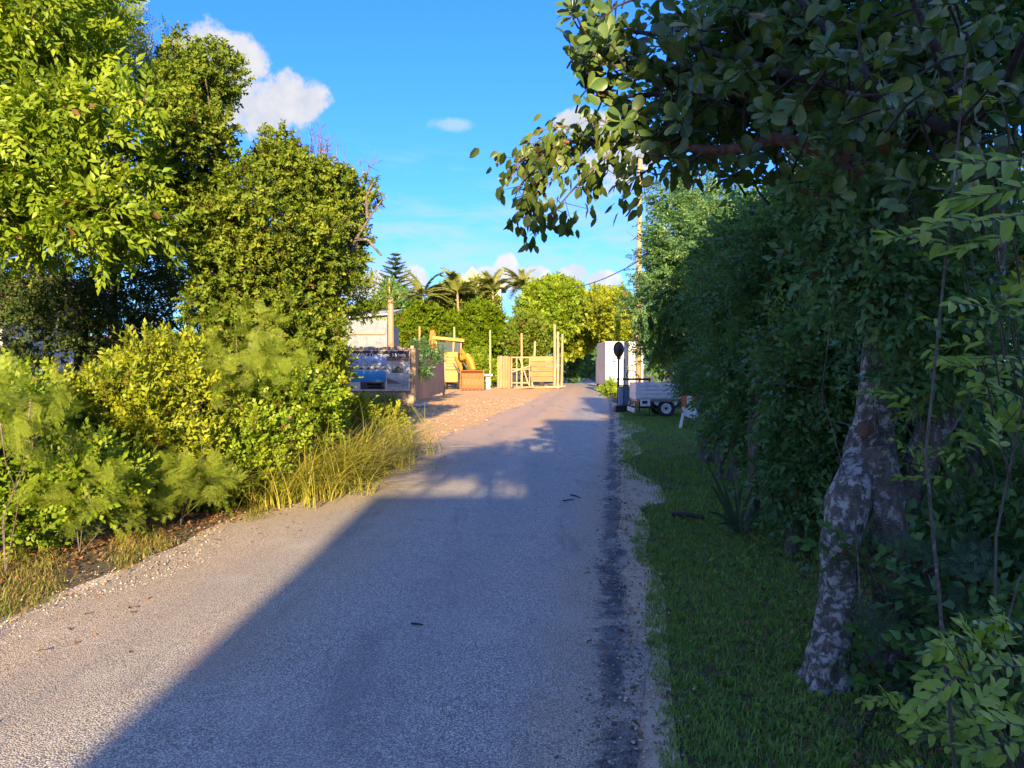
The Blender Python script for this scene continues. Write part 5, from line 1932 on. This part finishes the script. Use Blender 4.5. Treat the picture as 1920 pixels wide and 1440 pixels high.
b0 = GX(1556, 1290)
pt_ = empty('pale_trunk_tree', b0, 'tree with a leaning pale lichen covered trunk and a reddish overhanging branch', 'tree')
DT = b0.y
T = lambda u, v, d=DT: PX(u, v, d)
trk = MB()
knobbly(trk, [T(1548, 1318), T(1556, 1270), T(1570, 1150), T(1580, 1030), T(1595, 930), T(1622, 850, 4.05), T(1640, 780, 4.1), T(1650, 640, 4.2), T(1655, 520, 4.2), T(1640, 380, 4.2), T(1590, 300, 4.2)],
        [.100, .094, .086, .092, .096, .094, .096, .084, .074, .065, .05], r, 22, .035, .16, .055)
trk.build('trunk', M['bark_pale'], pt_, smooth=True, world=True)
st_ = MB().tube([T(1645, 812, 4.1), T(1632, 808, 4.02), T(1624, 804, 3.97)], [.06, .052, .048], 14, wob=.06).build('cut_stub', M['bark_pale2'], pt_, True, world=True)
MB().tube([T(1624.2, 804, 3.972), T(1623, 803.6, 3.962)], [.044, .042], 14).build('cut_face', M['bark_red'], st_, True, world=True)
br_ = MB()
br_.tube([T(1655, 520, 4.2), T(1680, 400, 4.1), T(1640, 340, 4.1), T(1550, 290, 4.2), T(1500, 272, 4.25), T(1450, 262, 4.3), T(1390, 282, 4.45), T(1320, 285, 4.6), T(1250, 270, 4.8), T(1180, 262, 5.0), T(1110, 270, 5.2), T(1050, 268, 5.3), T(1000, 290, 5.4), T(965, 320, 5.4)],
         [.07, .055, .05, .042, .038, .034, .03, .028, .024, .02, .016, .012, .008, .004], 9, wob=.05)
br_.build('overhanging_branch', M['bark_red'], pt_, True, world=True)
# twigs with drooping leaves
tips = []
tg_ = MB()
subs = [((1250, 270, 4.8), (1215, 320, 4.8), (1170, 350, 4.9)), ((1180, 262, 5.0), (1130, 300, 5.0), (1085, 345, 5.1), (1045, 390, 5.1), (1030, 430, 5.1)),
        ((1110, 270, 5.2), (1060, 320, 5.2), (1010, 360, 5.3)), ((1050, 268, 5.3), (1010, 300, 5.3), (975, 350, 5.3), (962, 380, 5.3)), ((1000, 290, 5.4), (975, 300, 5.4), (955, 340, 5.4)),
        ((1110, 270, 5.2), (1080, 240, 5.3), (1040, 240, 5.3), (1005, 250, 5.3)), ((1180, 262, 5.0), (1140, 235, 5.1), (1100, 215, 5.2)), ((1050, 268, 5.3), (1020, 270, 5.4), (985, 272, 5.4)),
        ((1320, 285, 4.6), (1270, 320, 4.6), (1225, 330, 4.6)), ((1250, 270, 4.8), (1200, 240, 4.9), (1150, 240, 5.0)), ((1010, 360, 5.3), (1000, 400, 5.3), (1010, 440, 5.3))]
for s_ in subs:
    pts = [T(*q) for q in s_]
    tg_.tube(pts, [.011 - .008 * i / (len(pts) - 1) for i in range(len(pts))], 5, cap=False)
    for i in range(len(pts) - 1):
        for q in range(5):
            p = pts[i].lerp(pts[i + 1], r.random())
            e = p + Vector(r.normal(0, .07, 3)) + Vector((0, 0, -.03))
            tg_.tube([p, e], [.004, .002], 4, cap=False)
            tips.append((np.array(e), np.array((pts[i + 1] - pts[i]).normalized())))
tg_.build('twigs', M['bark_grey'], pt_, True, world=True)['kind'] = 'stuff'
P, Y, N, S = [], [], [], []
for e, ax in tips:
    for q in range(r.integers(4, 8)):
        P.append(e + r.normal(0, .035, 3))
        Y.append(ax * .4 + np.array([0, 0, -.75]) + r.normal(0, .45, 3))
        N.append(np.array([0, -.5, .5]) + r.normal(0, .5, 3))
        S.append(r.uniform(.06, .105))
P, Y, N, S = map(np.array, (P, Y, N, S))
M['lf_droop_o'] = leaf_mat('leaf_drooping_single', (.032, .072, .014), (.068, .125, .02), (.15, .20, .032), .32, .4, per_object=True)
M['lf_droop'] = leaf_mat('leaf_drooping', (.032, .072, .014), (.068, .125, .02), (.15, .20, .032), .32, .4)
mk = leaf_parts(pt_, 'droop', SH_MED, M['lf_droop_o'], P, Y, N, S, 300)
rest_leaves(pt_, 'small_leaves', SH_MED, M['lf_droop'], P, Y, N, S, mk)

# second tree: dark double trunk on the far side of the pale one, with the leathery crown
b1 = GX(1690, 1330)
b1 = Vector((b1.x + .03, b1.y + .25, 0))
bt_ = empty('leathery_leaf_tree', b1, 'dark trunked tree with large leathery leaves filling the upper corner', 'tree')
dT = b1.y
trk = MB()
knobbly(trk, [b1 + Vector((.03, 0, -.05)), T(1692, 1200, dT), T(1672, 1040, dT), T(1662, 930, dT), T(1650, 840, dT + .05)], [.11, .095, .095, .095, .085], r, 18, .04, .12, .06)
trk.tube([T(1668, 980, dT + .05), T(1712, 900, dT + .1), T(1745, 820, dT + .1), T(1790, 740, dT + .1), T(1850, 600, dT), T(1860, 420, dT - .2), T(1800, 260, dT - .2)], [.09, .085, .08, .075, .07, .06, .05], 10, wob=.05)
trk.tube([T(1720, 1190, dT + .1), T(1748, 1080, dT + .15), T(1790, 960, dT + .2), T(1840, 840, dT + .2)], [.05, .045, .04, .03], 8, wob=.05)
trk.tube([T(1655, 930, dT), T(1652, 800, dT + .2), T(1670, 600, dT + .3), T(1720, 400, dT + .2)], [.08, .07, .06, .05], 9, wob=.05)
trk.build('trunk', M['bark_pale2'], bt_, smooth=True, world=True)
lb_ = MB()
limbs = [((1800, 260, 3.6), (1650, 190, 3.9), (1500, 150, 4.3), (1350, 110, 4.8), (1230, 70, 5.1), (1130, 60, 5.2)), ((1800, 260, 3.6), (1760, 120, 3.4), (1700, 0, 3.3)), ((1720, 400, 4.3), (1600, 300, 4.4), (1480, 230, 4.6), (1330, 200, 4.9), (1220, 180, 5.1), (1120, 190, 5.2)),
         ((1800, 260, 3.6), (1880, 150, 3.2), (1930, 40, 3.0)), ((1650, 190, 3.9), (1540, 60, 4.3), (1450, -40, 4.5)), ((1480, 230, 4.6), (1400, 190, 4.7), (1300, 130, 4.9), (1200, 130, 5.0))]
for l_ in limbs:
    MB().tube([T(*q) for q in l_], [.036 * (1 - .72 * i / (len(l_) - 1)) for i in range(len(l_))], 7, cap=False, wob=.05).build('limb', M['bark_dark'], bt_, True, world=True)
cen, axs = [], []
for (u, v, d, su, sv, sd, cnt) in ((1110, 45, 5.2, 40, 35, .2, 14), (1120, 130, 5.2, 45, 35, .25, 15), (1200, 60, 5.0, 60, 60, .3, 16), (1210, 170, 5.0, 65, 45, .3, 24), (1220, 270, 4.9, 35, 28, .25, 9), (1320, 150, 4.8, 70, 60, .35, 26),
                                   (1300, 230, 4.8, 60, 45, .3, 16), (1420, 130, 4.5, 80, 80, .4, 26), (1440, 30, 4.6, 80, 50, .4, 18), (1540, 200, 4.2, 70, 60, .4, 20), (1590, 80, 4.1, 90, 80, .4, 24), (1620, 260, 3.9, 70, 60, .4, 16),
                                   (1700, 60, 3.5, 90, 80, .4, 20), (1760, 200, 3.6, 90, 80, .4, 18), (1860, 100, 3.2, 80, 90, .4, 16), (1800, 330, 3.6, 90, 60, .4, 12), (1530, 330, 4.4, 80, 30, .3, 9), (1660, 380, 4.0, 70, 50, .3, 9), (1900, 250, 3.2, 60, 70, .3, 8)):
    for q in range(cnt):
        uu, vv, dd = u + r.normal(0, su), v + r.normal(0, sv), d + r.normal(0, sd)
        if uu < 1062 or (uu < 1215 and vv > 260) or vv > 440:
            continue
        c = np.array(T(uu, vv, dd))
        ax = np.array([-.25 * (1 if uu < 1500 else .3), -.55, .15]) + r.normal(0, .65, 3)
        cen.append(c)
        axs.append(ax)
        back = c - norm(ax) * .22 + np.array([.04, .03, -.02])
        lb_.tube([Vector(back), Vector((back + c) / 2) + Vector(r.normal(0, .015, 3)), Vector(c)], [.008, .006, .004], 4, cap=False)
lb_.build('twigs', M['bark_dark'], bt_, True, world=True)['kind'] = 'stuff'
P, Y, N, S = rosettes(cen, axs, (6, 10), .108, r)
S = S * np.clip(P[:, 1] / 4.6, .6, 1.05)
mk = leaf_parts(bt_, 'big', SH_BIG, M['lf_big_o'], P, Y, N, S, 300)
rest_leaves(bt_, 'big_leaves', SH_BIG, M['lf_big'], P, Y, N, S, mk)
# darker inner leaves behind them
lob = [lobe_px(1500, 2050, -150, 330, 4.9, .5), lobe_px(1330, 1700, -120, 270, 5.4, .5), lobe_px(1230, 1500, 40, 300, 5.6, .4)]
link('crown', crown_mesh('crown', sum([sublobes(q, 10, .4, r) for q in lob], []), 1500, S_dk, M['lf_dark'], r, size=(.9, 1.4), rmin=.2, cut=.1, up=0), bt_, True)


# --- light green young shrubs close to the camera on the right
def sprig(root_u, sprigs, label, size=.075, limit=300):
    d0 = sprigs[0][2]
    b = PX(root_u, HOR + EYE * FPX / d0, d0)
    root = empty('young_shrub', (b.x, b.y, 0), label, 'shrub', 'light green shrubs at the hedge front')
    mb = MB()
    P, Y, N, S = [], [], [], []
    for (u, v, d, du, dv, n) in sprigs:
        c = np.array(PX(u, v, d))
        e = np.array(PX(u + du, v + dv, d + r.normal(0, .12)))
        mb.tube([Vector((c[0] + .14, c[1] + .16, c[2] - .16)), Vector((c[0] + .06, c[1] + .06, c[2] - .06)), Vector(c), Vector(e)], [.004, .0035, .003, .0015], 5, cap=False)
        ax = norm(e - c)
        L = np.linalg.norm(e - c)
        sd = norm(np.cross(ax, np.array([0, -.6, .8]) + r.normal(0, .3, 3)))
        for i in range(n):
            t = (i + .5) / n
            s = 1 if i % 2 else -1
            P.append(c + (e - c) * t)
            Y.append(ax * (.7 + .5 * t) + sd * s * (.9 - .5 * t) + r.normal(0, .22, 3))
            N.append(np.cross(sd, ax) * 1.0 + np.array([0, -.3, .6]) + r.normal(0, .25, 3))
            S.append(size * r.uniform(.7, 1.2) * (1 - .15 * t))
    for q in range(1):
        zt_ = max(float(p[2]) for p in P)
        mb.tube([Vector((b.x + r.normal(0, .08), b.y + .2, 0)), Vector((b.x + .1 + r.normal(0, .08), b.y + .25, zt_ * .5)), Vector((b.x + r.normal(.1, .12), b.y + .25, zt_))], [.007, .005, .003], 6, cap=False)
    P, Y, N, S = map(np.array, (P, Y, N, S))
    mk = leaf_parts(root, 'young', SH_LONG, M['lf_young_o'], P, Y, N, S, limit)
    rest_leaves(root, 'small_leaves', SH_LONG, M['lf_young'], P, Y, N, S, mk)
    mb.build('stems', M['bark_grey'], root, True, world=True)


def many(u0, u1, v0, v1, d0, d1, cnt, n=12, L=120):
    out = []
    for q in range(cnt):
        a = r.uniform(-2.4, -.3) if q % 2 else r.uniform(2.3, 3.9)
        out.append((r.uniform(u0, u1), r.uniform(v0, v1), r.uniform(d0, d1), L * math.cos(a) * r.uniform(.6, 1.2), L * .7 * math.sin(a) * r.uniform(.5, 1.2), n))
    return out


sprig(1900, [(1925, 300, 2.3, -140, 10, 13), (1930, 350, 2.3, -150, 30, 13), (1935, 400, 2.3, -120, 20, 11), (1800, 420, 2.7, -140, 30, 13), (1790, 460, 2.7, -140, -20, 13), (1850, 410, 2.6, -110, 10, 11), (1890, 440, 2.5, -90, 30, 10), (1870, 190, 2.8, -80, 0, 10)],
      'light green shrub reaching in at eye level with long pale leaves', .085)
sprig(1930, many(1830, 1940, 560, 850, 2.6, 3.2, 22, 11, 100), 'light green shrub at the picture edge midway up the hedge', .07)
sprig(1960, many(1800, 1960, 1170, 1430, 2.1, 2.8, 30, 13, 110), 'light green shrub in the bottom corner nearest the camera', .06)
sprig(1800, many(1680, 1830, 1300, 1450, 2.7, 3.1, 12, 11, 80), 'small dark leaved young shrub at the foot of the trees', .05)
sprig(1850, many(1690, 1830, 700, 900, 3.4, 4.0, 16, 11, 90), 'sparse young shrub in front of the dark forked trunk', .055)

# --- leafy twigs in front of the upper trunks
shrub('understory_shrub', 'leafy dark climber wrapped round the upper part of the pale trunk', [(1560, 1700, 420, 600, 3.75, .22), (1520, 1650, 330, 470, 3.9, .25), (1700, 1860, 480, 720, 3.7, .3), (1600, 1700, 540, 620, 3.8, .12)], 520, S_dk, 'lf_dark', rmin=.2, nb=2, r0=.005, group='undergrowth under the hedge', up=0, size=(.6, 1.0))
# --- undergrowth at the tree foot
shrub('understory_shrub', 'dark low shrub massed under the leathery leaf tree', [(1760, 1990, 1100, 1400, 3.5, .4), (1800, 2050, 850, 1200, 4.0, .4)], 560, S_dk, 'lf_dark', rmin=.3, nb=2, r0=.005, group='undergrowth under the hedge')
shrub('understory_shrub', 'small shrub with glossy leaves clinging between the two thick trunks', [(1605, 1655, 1010, 1100, 3.75, .08), (1620, 1700, 1250, 1330, 3.7, .10)], 40, S_round, 'lf_dark', rmin=.2, nb=2, r0=.005, group='undergrowth under the hedge')
fp = feather_plant('feathery_seedling', 'grey green feathery seedling at the foot of the dark trunk', [(1710, 1800, 1020, 1130, 3.5, .15), (1700, 1780, 1180, 1260, 3.4, .12)], 16, 'lf_feather_dk', (.16, .26), nb=2, r0=.005, group='undergrowth under the hedge')

# --- strap leaved plant
c = GX(1385, 1005)
sp_ = empty('strap_plant', c, 'strap leaved plant with long pale green blades at the hedge foot', 'plant')
for i, (u, v) in enumerate(((1322, 862), (1330, 905), (1350, 890), (1395, 900), (1372, 868), (1425, 890), (1330, 960), (1345, 985), (1440, 950), (1410, 985))):
    e = PX(u, v, c.y + r.uniform(-.15, .1))
    a = Vector((c.x, c.y, .03)) + Vector((r.normal(0, .02), r.normal(0, .02), 0))
    ax = (e - a).normalized()
    sdv = ax.cross(Vector((0, -1, .3))).normalized()
    vs = []
    for t, w in ((0, .014), (.35, .020), (.7, .014), (1, .001)):
        p = a.lerp(e, t) + Vector((0, 0, .08 * 4 * t * (1 - t) * .6))
        vs += [p - sdv * w, p + Vector((0, .006, -.006)), p + sdv * w]
    fs = []
    for q in range(3):
        k_ = q * 3
        fs += [(k_, k_ + 1, k_ + 4, k_ + 3), (k_ + 1, k_ + 2, k_ + 5, k_ + 4)]
    MB().poly(vs, fs).build('leaf', M['lf_strap'], sp_, True, world=True)

# --- fallen wood
def stick(u0, v0, u1, v1, rad, label):
    a, b = GX(u0, v0), GX(u1, v1)
    o = MB().tube([(0, 0, rad), ((b - a) * .5) + Vector((.01, 0, rad * 1.5)), (b - a) + Vector((0, 0, rad))], [rad, rad * .9, rad * .7], 7, wob=.1).build('fallen_stick', M['bark_dark'])
    o.location = a + Vector((0, 0, .045 if a.x < road_right(a.y) else .02))
    return tag(o, label, 'stick', 'fallen sticks')


stick(1262, 974, 1320, 980, .028, 'short dark piece of log lying in the grass verge')
stick(1070, 937, 1088, 943, .010, 'little dark twig lying on the road, upper of two')
stick(1056, 948, 1076, 946, .008, 'little dark twig lying on the road, lower of two')
stick(770, 1188, 792, 1191, .006, 'tiny twig on the shaded tarmac nearest the camera')
stick(1612, 1405, 1650, 1340, .008, 'thin pale broken twig propped in the undergrowth')
